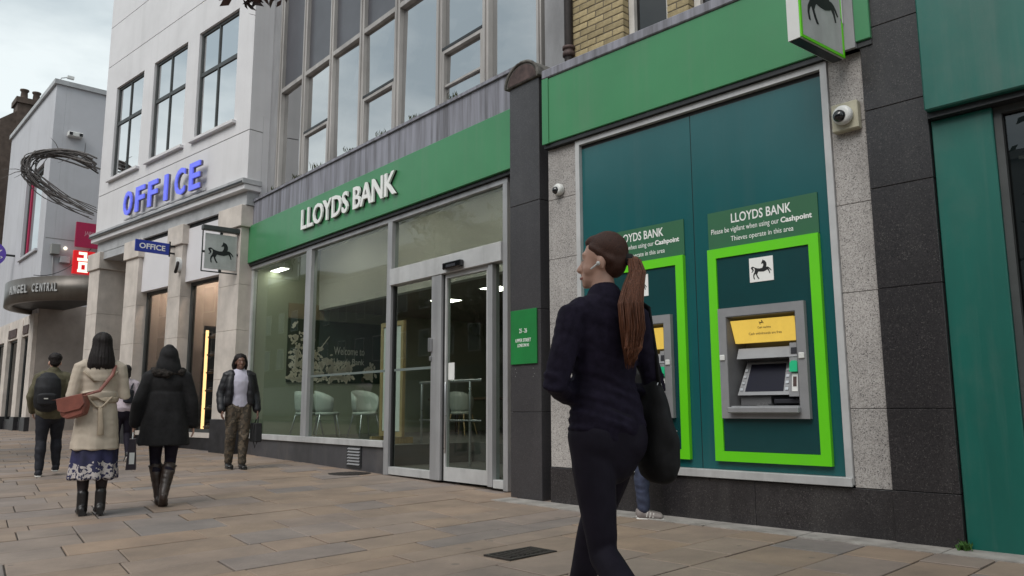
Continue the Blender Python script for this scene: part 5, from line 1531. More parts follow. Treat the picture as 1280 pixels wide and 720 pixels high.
mat('fur_brown', (0.025, 0.018, 0.014), 0.95, 0.4, 40.0, bump=.8, bscale=90)
mat('boot_brown', (0.042, 0.026, 0.020), 0.4, 0.25, 9.0, bump=.08)
mat('boot_black', (0.012, 0.010, 0.010), 0.4, 0.2, 9.0)
mat('tights_dark', (0.020, 0.010, 0.012), 0.7, 0.2, 9.0)
mat('puffer', (0.008, 0.008, 0.012), 0.5, 0.2, 9.0)
mat('lilac_top', (0.52, 0.50, 0.60), 0.8, 0.05, 9.0)
mat('olive_jacket', (0.105, 0.092, 0.052), 0.8, 0.15, 9.0, bump=.1, bscale=200)
mat('dark_jeans', (0.011, 0.012, 0.020), 0.8, 0.2, 14.0, bump=.1, bscale=200)
mat('blue_jeans', (0.040, 0.050, 0.095), 0.8, 0.25, 10.0, bump=.12, bscale=200)
mat('pale_pink', (0.55, 0.47, 0.52), 0.8, 0.08, 9.0)
mat('sneaker_white', (0.62, 0.60, 0.57), 0.6, 0.06, 9.0)
mat('sneaker_grey', (0.23, 0.20, 0.19), 0.7, 0.1, 9.0)
mat('backpack', (0.010, 0.010, 0.014), 0.7, 0.25, 12.0, bump=.1, bscale=120)
mat('plum_bag', (0.022, 0.012, 0.024), 0.4, 0.1, 6.0)

def camo(name, cols, scale):
    m = mat(name, cols[0], .8, .1, scale)
    n = m.node_tree.nodes
    for q in n:
        if q.type == 'VALTORGB':
            e = q.color_ramp.elements; q.color_ramp.interpolation = 'CONSTANT'
            e[0].color = tuple(cols[0]) + (1,); e[0].position = 0; e[1].color = tuple(cols[1]) + (1,); e[1].position = .46
            x = e.new(.56); x.color = tuple(cols[2]) + (1,)
camo('camo_trousers', [(0.085, 0.062, 0.042), (0.045, 0.036, 0.026), (0.13, 0.10, 0.07)], 11)

def skirt_mat():
    m = mat('printed_skirt', (0.018, 0.018, 0.075), .7, .3, 8.0)
    n, l = m.node_tree.nodes, m.node_tree.links
    b = n['Principled BSDF']; src = b.inputs['Base Color'].links[0].from_socket
    tc = n.new('ShaderNodeTexCoord'); sx = n.new('ShaderNodeSeparateXYZ'); l.new(tc.outputs['Object'], sx.inputs['Vector'])
    vo = n.new('ShaderNodeTexNoise'); vo.inputs['Scale'].default_value = 34; vo.inputs['Detail'].default_value = 5; l.new(tc.outputs['Object'], vo.inputs['Vector'])
    nz = n.new('ShaderNodeTexNoise'); nz.inputs['Scale'].default_value = 9; l.new(tc.outputs['Object'], nz.inputs['Vector'])
    mr = n.new('ShaderNodeMapRange'); mr.inputs['From Min'].default_value = .58; mr.inputs['From Max'].default_value = .38
    l.new(sx.outputs['Z'], mr.inputs['Value'])
    ad = n.new('ShaderNodeMath'); ad.operation = 'ADD'; l.new(mr.outputs['Result'], ad.inputs[0]); l.new(nz.outputs['Fac'], ad.inputs[1])
    g = n.new('ShaderNodeMath'); g.operation = 'GREATER_THAN'; g.inputs[1].default_value = 1.0; l.new(ad.outputs['Value'], g.inputs[0])
    g2 = n.new('ShaderNodeMath'); g2.operation = 'GREATER_THAN'; g2.inputs[1].default_value = .49; l.new(vo.outputs['Fac'], g2.inputs[0])
    mu = n.new('ShaderNodeMath'); mu.operation = 'MULTIPLY'; l.new(g.outputs['Value'], mu.inputs[0]); l.new(g2.outputs['Value'], mu.inputs[1])
    mx = n.new('ShaderNodeMixRGB'); mx.inputs['Color2'].default_value = (.42, .38, .37, 1)
    l.new(mu.outputs['Value'], mx.inputs['Fac']); l.new(src, mx.inputs['Color1']); l.new(mx.outputs['Color'], b.inputs['Base Color'])
skirt_mat()

X = Vector((1, 0, 0))
def lerp(a, b, t): return Vector(a).lerp(Vector(b), t)

class Person:
    """local frame: x to the person's right, y forward, z up; measures for 1.70 m, scaled by k"""
    def __init__(s, label, loc, face, H, group='people walking past the shops', voxel=.009, skin='skin_light', **pose):
        s.k = H / 1.70; s.vox = voxel
        s.J = dict(hipL=(-.085, 0, .90), hipR=(.085, 0, .90), kneeL=(-.09, .03, .48), kneeR=(.09, .03, .48), ankL=(-.085, -.02, .085), ankR=(.085, -.02, .085),
                   shL=(-.165, -.01, 1.37), shR=(.165, -.01, 1.37), elL=(-.215, -.03, 1.09), elR=(.215, -.03, 1.09), wrL=(-.215, .06, .85), wrR=(.215, .06, .85),
                   toeL=(0, 1, 0), toeR=(0, 1, 0), head_yaw=0.0, head_pitch=0.0, handL=None, handR=None)
        s.J.update(pose)
        for q, v in list(s.J.items()):
            if isinstance(v, tuple): s.J[q] = Vector(v)
        s.skin = skin
        hy = s.J['head_yaw']
        s.HR = Matrix.Rotation(hy, 3, 'Z') @ Matrix.Rotation(s.J['head_pitch'], 3, 'X')
        s.HC = Vector((0, .015, 1.50))
        mb = MB(); s.torso(mb, 0.0); s.neckhead(mb); s.legs(mb, 0.0); s.arms(mb, 0.0)
        for sd in 'LR': s.hand(mb, sd); s.foot(mb, sd)
        me = remesh(mb, voxel / s.k, 3)
        s.o = link('person', me, skin)
        s.o.location = loc; s.o.rotation_euler = (0, 0, face); s.o.scale = (s.k,) * 3
        tag(s.o, label, 'person', group)
    def P(s, p): return s.HC + (s.HR @ (Vector(p) - s.HC)) * s.J.get('face_scale', 1.0)
    def torso(s, mb, e, z0=.84, z1=1.45):
        rows = [(.80, .135, .095, 0), (.86, .158, .105, -.005), (.93, .168, .112, -.012), (1.0, .150, .100, -.004), (1.09, .128, .090, .004), (1.18, .138, .098, .008), (1.28, .155, .108, .006), (1.36, .160, .095, -.006), (1.41, .125, .075, -.012), (1.445, .065, .058, -.010)]
        rows = [r for r in rows if z0 - .06 <= r[0] <= z1 + .01]
        mb.tube([(0, r[3], r[0]) for r in rows], [(r[1] + e, r[2] + e) for r in rows], 20)
    def neckhead(s, mb):
        mb.tube([(0, -.012, 1.38), (0, -.004, 1.45), s.P((0, .012, 1.53))], [.060, .050, .050], 14)
        R3 = s.HR
        mb.ball(s.P((0, -.008, 1.612)), (.073, .092, .085), 18, 12, R3)
        mb.ball(s.P((0, .040, 1.575)), (.058, .058, .085), 16, 12, R3)
        mb.ball(s.P((0, .048, 1.518)), (.047, .050, .044), 14, 10, R3)
        mb.ball(s.P((0, .084, 1.490)), (.020, .018, .017), 12, 8, R3)          # chin
        mb.tube([s.P((0, .094, 1.592)), s.P((0, .104, 1.570)), s.P((0, .117, 1.551))], [.009, .011, .014], 10)   # nose
        mb.ball(s.P((0, .104, 1.547)), (.017, .012, .009), 10, 8, R3)
        mb.ball(s.P((0, .096, 1.521)), (.022, .011, .007), 10, 8, R3); mb.ball(s.P((0, .095, 1.510)), (.019, .011, .0075), 10, 8, R3)   # lips
        mb.tube([s.P((-.045, .078, 1.611)), s.P((0, .094, 1.613)), s.P((.045, .078, 1.611))], .010, 8)          # brow
        for sd in (-1, 1):
            mb.ball(s.P((sd * .074, -.008, 1.568)), (.010, .020, .031), 10, 8, R3)
            mb.ball(s.P((sd * .036, .052, 1.548)), (.026, .034, .030), 12, 10, R3)
    def face(s, lips=True, brow=True):
        for sd in (-1, 1):
            e = MB().ball(s.P((sd * .030, .0815, 1.588)), (.0120, .008, .0060), 12, 8, s.HR).build('eye', 'eye_white', s.o, True)
            MB().ball(s.P((sd * .030, .0880, 1.588)), (.0058, .003, .0056), 10, 6, s.HR).build('iris', 'eye_iris', e, True)
            if brow: MB().tube([s.P((sd * .014, .0905, 1.609)), s.P((sd * .032, .0885, 1.615)), s.P((sd * .050, .074, 1.608))], [.0035, .004, .0025], 6).build('eyebrow', 'hair_black', s.o, True)
        if lips:
            mb = MB(); mb.tube([s.P((-.021, .096, 1.516)), s.P((0, .108, 1.518)), s.P((.021, .096, 1.516))], [.004, .0068, .004], 8)
            mb.build('lips', 'lips', s.o, True)
    def limb(s, mb, pts, rad, n=12):
        P = [Vector(p) for p in pts]
        mb.tube([P[0], lerp(P[0], P[1], .5), P[1], lerp(P[1], P[2], .35), P[2]], rad, n)
    def legs(s, mb, e, sides='LR', stop=None):
        for sd in sides:
            h, kn, an = s.J['hip' + sd], s.J['knee' + sd], s.J['ank' + sd]
            back = Vector((0, -.018, 0))
            mb.tube([h + Vector((0, 0, .02)), lerp(h, kn, .4), lerp(h, kn, .85), kn, lerp(kn, an, .3) + back, lerp(kn, an, .65) + back * .4, an], [.088 + e, .078 + e, .058 + e, .053 + e, .055 + e, .042 + e, .034 + e], 14)
    def glutes(s, mb, e):
        for sd in (-1, 1): mb.ball((sd * .070, -.042, .895), (.088 + e, .078 + e, .105 + e), 16, 12)
        mb.ball((0, -.045, .91), (.12 + e, .072 + e, .09 + e), 16, 12)
    def arms(s, mb, e, sides='LR', cuff=1.0):
        for sd in sides:
            a, b_, c = s.J['sh' + sd], s.J['el' + sd], s.J['wr' + sd]
            inn = Vector((-.05 if sd == 'R' else .05, 0, .015))
            mb.tube([a + inn, a, lerp(a, b_, .5), b_, lerp(b_, c, .35), lerp(b_, c, cuff)], [.058 + e, .056 + e, .046 + e, .040 + e, .040 + e, .028 + e], 12)
    def hand(s, mb, sd):
        b_, c = s.J['el' + sd], s.J['wr' + sd]
        d = s.J['hand' + sd] or (c - b_).normalized(); d = Vector(d).normalized()
        inward = Vector((-1 if sd == 'R' else 1, 0, 0)); inward = (inward - d * inward.dot(d)).normalized()   # palm faces the body
        fwd = d.cross(inward) if sd == 'L' else inward.cross(d)
        if fwd.y < 0: fwd = -fwd
        mb.tube([c, c + d * .03, c + d * .085], [(.022, .017), (.036, .015), (.038, .013)], 10, side=fwd)
        for k, (o_, L) in enumerate(((.028, .066), (.010, .075), (-.009, .070), (-.027, .054))):
            p0 = c + d * .078 + fwd * o_
            p1 = p0 + d * L * .5 + inward * .006; p2 = p0 + d * L * .9 + inward * .026
            mb.tube([p0, p1, p2], [.0095, .0088, .0075], 8)
        t0 = c + d * .025 + fwd * .030
        mb.tube([t0, t0 + fwd * .022 + d * .028 + inward * .010, t0 + fwd * .024 + d * .060 + inward * .022], [.0125, .010, .008], 8)
    def foot(s, mb, sd, e=0.0, sole=.0):
        a = s.J['ank' + sd]; f = s.J['toe' + sd].normalized()
        heel = a - f * .045 + Vector((0, 0, -.045)); ball_ = a + f * .11 + Vector((0, 0, -.055)); toe = a + f * .165 + Vector((0, 0, -.062))
        mb.tube([a + Vector((0, 0, .02)), a - f * .012 + Vector((0, 0, -.03)), heel + Vector((0, 0, .012))], [.036 + e, .036 + e, .030 + e], 10)
        mb.tube([heel, a + f * .03 + Vector((0, 0, -.042)), ball_, toe], [(.030 + e, .030 + e), (.036 + e, .034 + e), (.043 + e, .024 + e), (.034 + e, .018 + e)], 12, side=Vector((f.y, -f.x, 0)))
    def wear(s, name, m, mb, vox=None, smooth=4, disp=None, label=None):
        me = remesh(mb, (vox or s.vox) / s.k, smooth, .5, disp)
        o = link(name, me, m, s.o)
        if label: o['label'] = label
        return o
    def shoes(s, m, solem, e=.010, stripes=False, name='shoe'):
        for sd in 'LR':
            mb = MB(); s.foot(mb, sd, e)
            o = s.wear(name, m, mb, .008, 3)
            a = s.J['ank' + sd]; f = s.J['toe' + sd].normalized(); side = Vector((f.y, -f.x, 0))
            mb = MB(); z = -.083
            mb.tube([a - f * .065 + Vector((0, 0, z)), a + f * .03 + Vector((0, 0, z)), a + f * .12 + Vector((0, 0, z - f.z * 0)), a + f * .185 + Vector((0, 0, z))], [(.034, .013), (.040, .013), (.048, .013), (.036, .012)], 12, side=side)
            mb.build('sole', solem, o, True)
            if stripes:
                for k in range(3):
                    q = a + f * (.035 + k * .03) + Vector((0, 0, -.035 - .004 * k))
                    mb = MB().tube([q + side * .047 + Vector((0, 0, -.025)) - f * .01, q + side * .040 + Vector((0, 0, .018))], [.005, .005], 6)
                    mb.build('stripe', 'sneaker_white', o)
    def tw(s, pts):   # local -> world, for bags carried
        return [s.o.matrix_world @ Vector(p) for p in pts]
    def world(s):
        return Matrix.Translation(s.o.location) @ Matrix.Rotation(s.o.rotation_euler.z, 4, 'Z') @ Matrix.Diagonal((s.k, s.k, s.k, 1))

def folds(amp, fz=26, fx=7, z0=-9, z1=9, seed=0.0, aniso=1.0):
    def f(p):
        if p.z < z0 or p.z > z1: w = .25
        else: w = 1.0
        q = Vector((p.x * fx + seed, p.y * fx + seed * .7, p.z * fz + p.x * 9 * aniso))
        return amp * w * noise.noise(q)
    return f
def vfolds(amp, n=9, z0=0, z1=9, seed=0):
    def f(p):
        a = math.atan2(p.y, p.x); t = max(0, min(1, (z1 - p.z) / max(.01, z1 - z0)))
        return amp * t * (sin(a * n + seed + 1.5 * noise.noise(p * 3)) * .6 + .6 * noise.noise(Vector((cos(a) * 2.5 + seed, sin(a) * 2.5, p.z * 1.2))))
    return f
def strands(amp, f=38, seed=0, c=(0, 0)):
    def g(p):
        a = math.atan2(p.y - c[1], p.x - c[0])
        return amp * noise.noise(Vector((cos(a) * f * .35 + seed, sin(a) * f * .35, p.z * 2.2)))
    return g

def stand(px, H=None):
    p = on_ground(*px); return p

# ---- woman walking past the cash machines (closest figure)
def near_woman():
    D = 3.06; YAW = R(27)
    r = ray(757, 500); p = Vector((0, 0, CAM_H)) + r * (D / r.y)
    loc = Vector((p.x, p.y, gz(p.x, p.y)))
    s = Person('woman in dark navy running clothes with a long auburn ponytail', loc, YAW, 1.70, voxel=.007, 
               hipL=(-.085, -.01, .90), hipR=(.085, .01, .90), kneeL=(-.055, -.045, .475), kneeR=(.05, .22, .50), ankL=(-.045, -.40, .19), ankR=(.04, .39, .095), toeL=(0, .70, -.7),
               shL=(-.158, -.012, 1.352), elL=(-.262, -.035, 1.085), wrL=(-.045, .155, 1.06), shR=(.160, .0, 1.355), elR=(.235, -.02, 1.09), wrR=(.16, .19, 1.02), head_yaw=R(40), face_scale=.95)
    s.face(brow=False)
    mb = MB(); s.torso(mb, .012, .93, 1.46); s.arms(mb, .010)
    mb.tube([(0, -.012, 1.40), (0, -.006, 1.452)], [.066, .060], 14)
    def dz(p):
        w = 1.0 if p.z < 1.14 else .35
        q = noise.noise(Vector((p.x * 6, p.y * 6, p.z * 42 + p.x * 14)))
        return .0105 * w * q + .004 * noise.noise(p * 11)
    s.wear('running_top', 'navy_knit', mb, .007, 3, dz)
    mb = MB(); s.torso(mb, .006, .80, 1.02); s.glutes(mb, .004); s.legs(mb, .006)
    s.wear('leggings', 'navy_tights', mb, .007, 14, folds(.002, 18, 9))
    s.shoes('sneaker_grey', 'sneaker_white')
    # hair: close cap swept back to a band, then the ponytail down the back
    R3 = s.HR
    mb = MB()
    mb.ball(s.P((0, -.018, 1.624)), (.077, .090, .082), 20, 14, R3)
    mb.ball(s.P((0, -.045, 1.582)), (.066, .056, .068), 18, 12, R3)
    mb.ball(s.P((0, .032, 1.662)), (.052, .050, .034), 16, 10, R3)
    for sd in (-1, 1): mb.tube([s.P((sd * .058, .046, 1.640)), s.P((sd * .070, .008, 1.618)), s.P((sd * .062, -.05, 1.575))], [.010, .014, .02], 10)
    mb.ball(s.P((0, -.082, 1.592)), (.038, .030, .038), 14, 10, R3)
    s.wear('hair', 'hair_crown', mb, .006, 3, lambda p: .0012 * noise.noise((s.HR.transposed() @ (p - s.HC)) * 40))
    tie = s.P((0, -.108, 1.582))
    mb = MB().tube([s.P((0, -.100, 1.586)), s.P((0, -.122, 1.582))], [.024, .024], 12); mb.build('hair_band', 'black_canvas', s.o, True)
    t1 = tie + s.HR @ Vector((0, -.028, .0)); t2 = tie + s.HR @ Vector((0, -.040, -.05))
    base = [tie, t1, t2, lerp(t2, (.012, -.168, 1.40), .5), Vector((.016, -.170, 1.39)), Vector((.022, -.172, 1.30)), Vector((.018, -.165, 1.23)), Vector((.010, -.158, 1.165))]
    mb = MB().tube(base, [(.018, .016), (.022, .019), (.028, .022), (.034, .026), (.042, .030), (.042, .030), (.028, .022), (.006, .006)], 16)
    rr = random.Random(4)
    for k in range(12):
        o_ = Vector((rr.uniform(-.034, .034), rr.uniform(-.016, .010), 0)); t = rr.uniform(-.05, .05); cut = rr.uniform(0, .05)
        mb.tube([b_ + o_ * min(1, .35 + .16 * i) + Vector((t * .10 * i, 0, cut if i == 6 else 0)) for i, b_ in enumerate(base[1:])], [.008, .010, .012, .013, .011, .007, .002], 7)
    s.wear('ponytail', 'hair_auburn', mb, .005, 2, lambda p: .003 * noise.noise(Vector((p.x * 75, p.y * 75, p.z * 5))))
    st = MB()      # loose strands over the ponytail and combed back over the head
    for k in range(260):
        a = rr.uniform(0, 6.28); rad = rr.uniform(.80, 1.12); prof = (.019, .027, .035, .043, .050, .050, .036, .015)
        tw = rr.uniform(-.5, .5); L = rr.choice((6, 7, 7, 8))
        st.tube([b_ + Vector((cos(a + tw * i * .12), sin(a + tw * i * .12) * .72, 0)) * prof[i] * rad + Vector((0, 0, rr.uniform(-.02, .01) if i == 7 else 0)) for i, b_ in enumerate(base)][:L], [.0016] * (L - 1) + [.0006], 4, cap=False)
    so = st.build('loose_strands', 'hair_auburn', s.o, True); so['kind'] = 'stuff'
    e = s.P((-.086, .002, 1.562))
    mb = MB().ball(e, (.008, .010, .009), 10, 8); mb.tube([e, e + s.HR @ Vector((-.002, .030, -.020))], [.0045, .0035], 8)
    mb.build('earbud', 'camera_white', s.o, True)
    # bag on her right side
    b = tag(empty('shoulder_bag', loc, YAW), 'black canvas shoulder bag hanging at the side of the woman in running clothes', 'bag')
    mb = MB()
    c = Vector((.215, -.03, .90))
    mb.tube([c + Vector((0, 0, .20)), c + Vector((.005, 0, .10)), c + Vector((.012, -.01, -.02)), c + Vector((.012, -.01, -.11)), c + Vector((.008, -.01, -.15))], [(.028, .06), (.042, .095), (.052, .125), (.054, .13), (.040, .115)], 18)
    me = remesh(mb, .009, 4, .5, folds(.008, 10, 10, seed=3)); link('bag_body', me, 'black_canvas', b)
    for yy in (-.05, .04):
        MB().tube([c + Vector((0, yy, .18)), Vector((.215, yy * .8 - .02, 1.22)), Vector((.205, -.02 + yy * .3, 1.40)), Vector((.165, -.01 + yy * .3, 1.425))], [(.006, .014)] * 4, 8).build('strap', 'black_canvas', b, True)
    MB().tube([c + Vector((.050, y_, .02)) for y_ in (-.09, -.03, .03, .08)], [(.006, .003)] * 4, 6).build('zip', 'steel', b, True)
    for yy in (-.05, .04): MB().tube([c + Vector((.012 * cos(a_), yy, .19 + .016 * sin(a_))) for a_ in [6.283 * j / 10 for j in range(11)]], .003, 5).build('strap_ring', 'steel', b, True)
    b.scale = s.o.scale = (s.k * .93, s.k * .93, s.k)
near_woman()

# ---- woman in trench coat
def trench_woman():
    loc = stand((112, 643)); s = Person('woman in beige trench coat over a printed navy skirt', loc, R(30), 1.72,
        kneeL=(-.08, .04, .48), ankL=(-.07, -.03, .085), kneeR=(.08, .02, .48), ankR=(.075, -.10, .10), elL=(-.225, -.03, 1.10), wrL=(-.12, .20, 1.16), elR=(.225, -.02, 1.10), wrR=(.10, .20, 1.22))
    s.face()
    mb = MB()
    s.torso(mb, .022, 1.08, 1.44); s.arms(mb, .016)
    rows = [(1.14, .158, .125), (1.05, .160, .132), (.92, .182, .152), (.76, .198, .168), (.60, .210, .178)]
    mb.tube([(0, -.01, z) for z, a, c in rows], [(a, c) for z, a, c in rows], 24, cap=False)
    mb.tube([(0, -.015, 1.40), (0, -.012, 1.465)], [.090, .080], 14)
    co = s.wear('trench_coat', 'trench', mb, .009, 3, lambda p: vfolds(.012, 7, .6, 1.1)(p) + .004 * noise.noise(Vector((p.x * 8, p.y * 8, p.z * 22))))
    mb = MB(); rows = [(0, 0)]
    n = 30; vs = []; belt = MB()
    belt.tube([(.172 * cos(a), -.012 + .143 * sin(a), 1.075 + .012 * sin(a * 2)) for a in [2 * pi * k / 30 for k in range(31)]], [(.006, .026)] * 31, 8, side=Vector((0, 0, 1)).cross(Vector((0, 0, 1))) if False else X)
    belt.build('belt', 'trench_dark', co, True)
    MB().tube([(-.10, -.140, 1.09), (-.02, -.168, 1.00), (.02, -.172, .99)], [(.010, .014)] * 3, 8).build('belt_tie', 'trench_dark', co, True)
    MB().tube([(.11, -.135, 1.09), (.04, -.168, 1.01), (.012, -.176, .985)], [(.010, .014)] * 3, 8).build('belt_tie', 'trench_dark', co, True)
    MB().tube([(.015, -.176, 1.0), (.02, -.190, .93), (.03, -.195, .82), (.03, -.200, .74)], [(.018, .008), (.022, .008), (.026, .008), (.028, .006)], 8).build('belt_tie', 'trench_dark', co, True)
    MB().tube([(-.14, -.100, 1.33), (-.05, -.128, 1.24), (.05, -.128, 1.24), (.14, -.100, 1.33)], [(.012, .008)] * 4, 8).build('storm_flap', 'trench_dark', co, True)
    mb = MB(); rows = [(.95, .15, .12), (.70, .18, .15), (.50, .20, .17), (.33, .215, .185)]
    mb.tube([(0, -.01, z) for z, a, c in rows], [(a, c) for z, a, c in rows], 24, cap=False)
    s.wear('skirt', 'printed_skirt', mb, .009, 3, vfolds(.022, 9, .33, .75, 2))
    mb = MB(); s.legs(mb, .004); s.wear('tights', 'tights_dark', mb, .009, 3)
    for sd in 'LR':
        mb = MB(); s.foot(mb, sd, .012); a = s.J['ank' + sd]; mb.tube([a + Vector((0, 0, -.02)), a + Vector((0, 0, .12))], [.048, .050], 12)
        q = s.wear('ankle_boot', 'boot_black', mb, .008, 3); MB().box(a.x - .028, a.x + .028, a.y - .075, a.y - .01, a.z - .085, a.z - .045).build('heel', 'boot_black', q)
    mb = MB(); mb.ball((0, -.015, 1.63), (.088, .105, .088), 18, 12); mb.tube([(0, -.03, 1.62), (0, -.045, 1.52), (0, -.06, 1.43), (.0, -.065, 1.385)], [(.086, .085), (.096, .075), (.110, .062), (.118, .036)], 20, cap=False)
    for k in range(16):
        a = R(170 + 200 * k / 15); x, y = .108 * cos(a), -.055 + .062 * sin(a)
        mb.tube([(x * .72, y * .9, 1.56), (x * .86, y, 1.47), (x * .98, y - .005, 1.40), (x * 1.10, y - .004, 1.355 + .03 * noise.noise(Vector((k * .7, 0, 0))))], [.014, .020, .018, .006], 8)
    s.wear('hair', 'hair_black', mb, .008, 3, strands(.007, 40))
    # saddle bag at her left hip
    b = tag(empty('saddle_bag', loc, R(30)), 'red-brown leather saddle bag slung behind the trench coat', 'bag'); b.scale = (s.k,) * 3
    poly = [(x * .86, y * .86) for x, y in [(-.16, .115), (.0, .125), (.13, .115), (.145, .0), (.10, -.095), (-.08, -.11), (-.15, -.06)]]
    c = Vector((-.19, -.15, .99)); rot = Matrix.Rotation(R(-35), 3, 'Z') @ Matrix.Rotation(R(-12), 3, 'Y')
    mb = MB().prism(poly, lambda a, q, d: tuple(c + rot @ Vector((a, d, q))), -.045, .045); me = mb.mesh('body'); fix_normals(me); link('bag_body', me, 'bag_leather', b, .012)
    poly2 = [(x * .86, y * .86) for x, y in [(-.165, .13), (.135, .13), (.15, .02), (.09, -.03), (-.09, -.035), (-.16, .0)]]
    mb = MB().prism(poly2, lambda a, q, d: tuple(c + rot @ Vector((a, d, q))), -.060, -.048); me = mb.mesh('flap'); fix_normals(me); link('flap', me, 'bag_leather', b, .004)
    MB().tube([c + rot @ Vector((.12, 0, .10)), Vector((.0, -.165, 1.15)), Vector((.10, -.135, 1.30)), Vector((.13, -.06, 1.42))], [(.016, .005)] * 4, 8).build('strap', 'bag_leather', b, True)
trench_woman()

# ---- woman in black hooded coat and brown boots
def coat_woman():
    loc = stand((200, 632)); s = Person('woman in a black hooded coat and tall brown boots', loc, R(24), 1.62,
        kneeL=(-.075, .06, .48), ankL=(-.015, .01, .085), kneeR=(.075, .0, .47), ankR=(.025, -.20, .13), toeR=(0, .85, -.5), elL=(-.27, -.01, 1.10), wrL=(-.30, .05, .87), elR=(.26, -.02, 1.09), wrR=(.285, .03, .86))
    s.face()
    mb = MB(); s.torso(mb, .045, 1.0, 1.44); s.arms(mb, .035, cuff=.98)
    rows = [(1.20, .185, .145), (1.05, .205, .165), (.88, .235, .185), (.64, .262, .205)]
    mb.tube([(0, -.01, z) for z, a, c in rows], [(a, c) for z, a, c in rows], 24, cap=False)
    s.wear('coat', 'black_wool', mb, .010, 4, lambda p: vfolds(.014, 6, .6, 1.2)(p) + .006 * noise.noise(p * 9))
    mb = MB(); mb.ball((0, -.025, 1.615), (.100, .118, .108), 18, 12); mb.tube([(0, -.03, 1.58), (0, -.045, 1.48), (0, -.055, 1.41)], [(.105, .105), (.135, .10), (.15, .085)], 20)
    mb.ball((0, -.05, 1.70), (.05, .06, .035), 12, 8)
    s.wear('hood', 'black_wool', mb, .010, 4, folds(.012, 12, 9))
    mb = MB(); mb.tube([(-.15, .02, 1.44), (-.12, -.10, 1.42), (0, -.15, 1.40), (.12, -.10, 1.42), (.15, .02, 1.44)], [.045] * 5, 12)
    s.wear('fur_collar', 'fur_brown', mb, .010, 2, lambda p: .016 * noise.noise(p * 38))
    mb = MB(); s.legs(mb, .006); s.wear('leggings', 'navy_tights', mb, .009, 3)
    for sd in 'LR':
        kn, an = s.J['knee' + sd], s.J['ank' + sd]
        mb = MB(); s.foot(mb, sd, .010); top = lerp(kn, an, .16); mb.tube([top, lerp(kn, an, .4) + Vector((0, -.012, 0)), lerp(kn, an, .75), an], [.072, .066, .054, .050], 14)
        q = s.wear('tall_boot', 'boot_brown', mb, .009, 3, folds(.005, 30, 9)); 
        MB().tube([top + Vector((.072 * cos(a), .072 * sin(a), .0)) for a in [2 * pi * k / 16 for k in range(17)]], .008, 6).build('boot_cuff', 'boot_brown', q, True)
    b = tag(empty('carrier_bag', loc, R(24)), 'dark plum carrier bag with a white mark held by the black-coated woman', 'bag'); b.scale = (s.k,) * 3
    c = s.J['wrL'] + Vector((-.01, .03, -.10))
    mb = MB().hexa([(c.x - .05, c.y - .15, c.z - .38), (c.x + .05, c.y - .15, c.z - .38), (c.x + .05, c.y + .15, c.z - .38), (c.x - .05, c.y + .15, c.z - .38), (c.x - .03, c.y - .15, c.z - .06), (c.x + .03, c.y - .15, c.z - .06), (c.x + .03, c.y + .15, c.z - .06), (c.x - .03, c.y + .15, c.z - .06)])
    mb.build('bag_body', 'plum_bag', b); MB().box(c.x - .02, c.x + .03, c.y - .1535, c.y - .151, c.z - .32, c.z - .20).build('white_mark', 'white_print', b)
    MB().tube([(c.x, c.y - .08, c.z - .06), (c.x, c.y - .03, c.z + .02), (c.x, c.y + .03, c.z + .02), (c.x, c.y + .08, c.z - .06)], .006, 6).build('handle', 'white_print', b, True)
coat_woman()

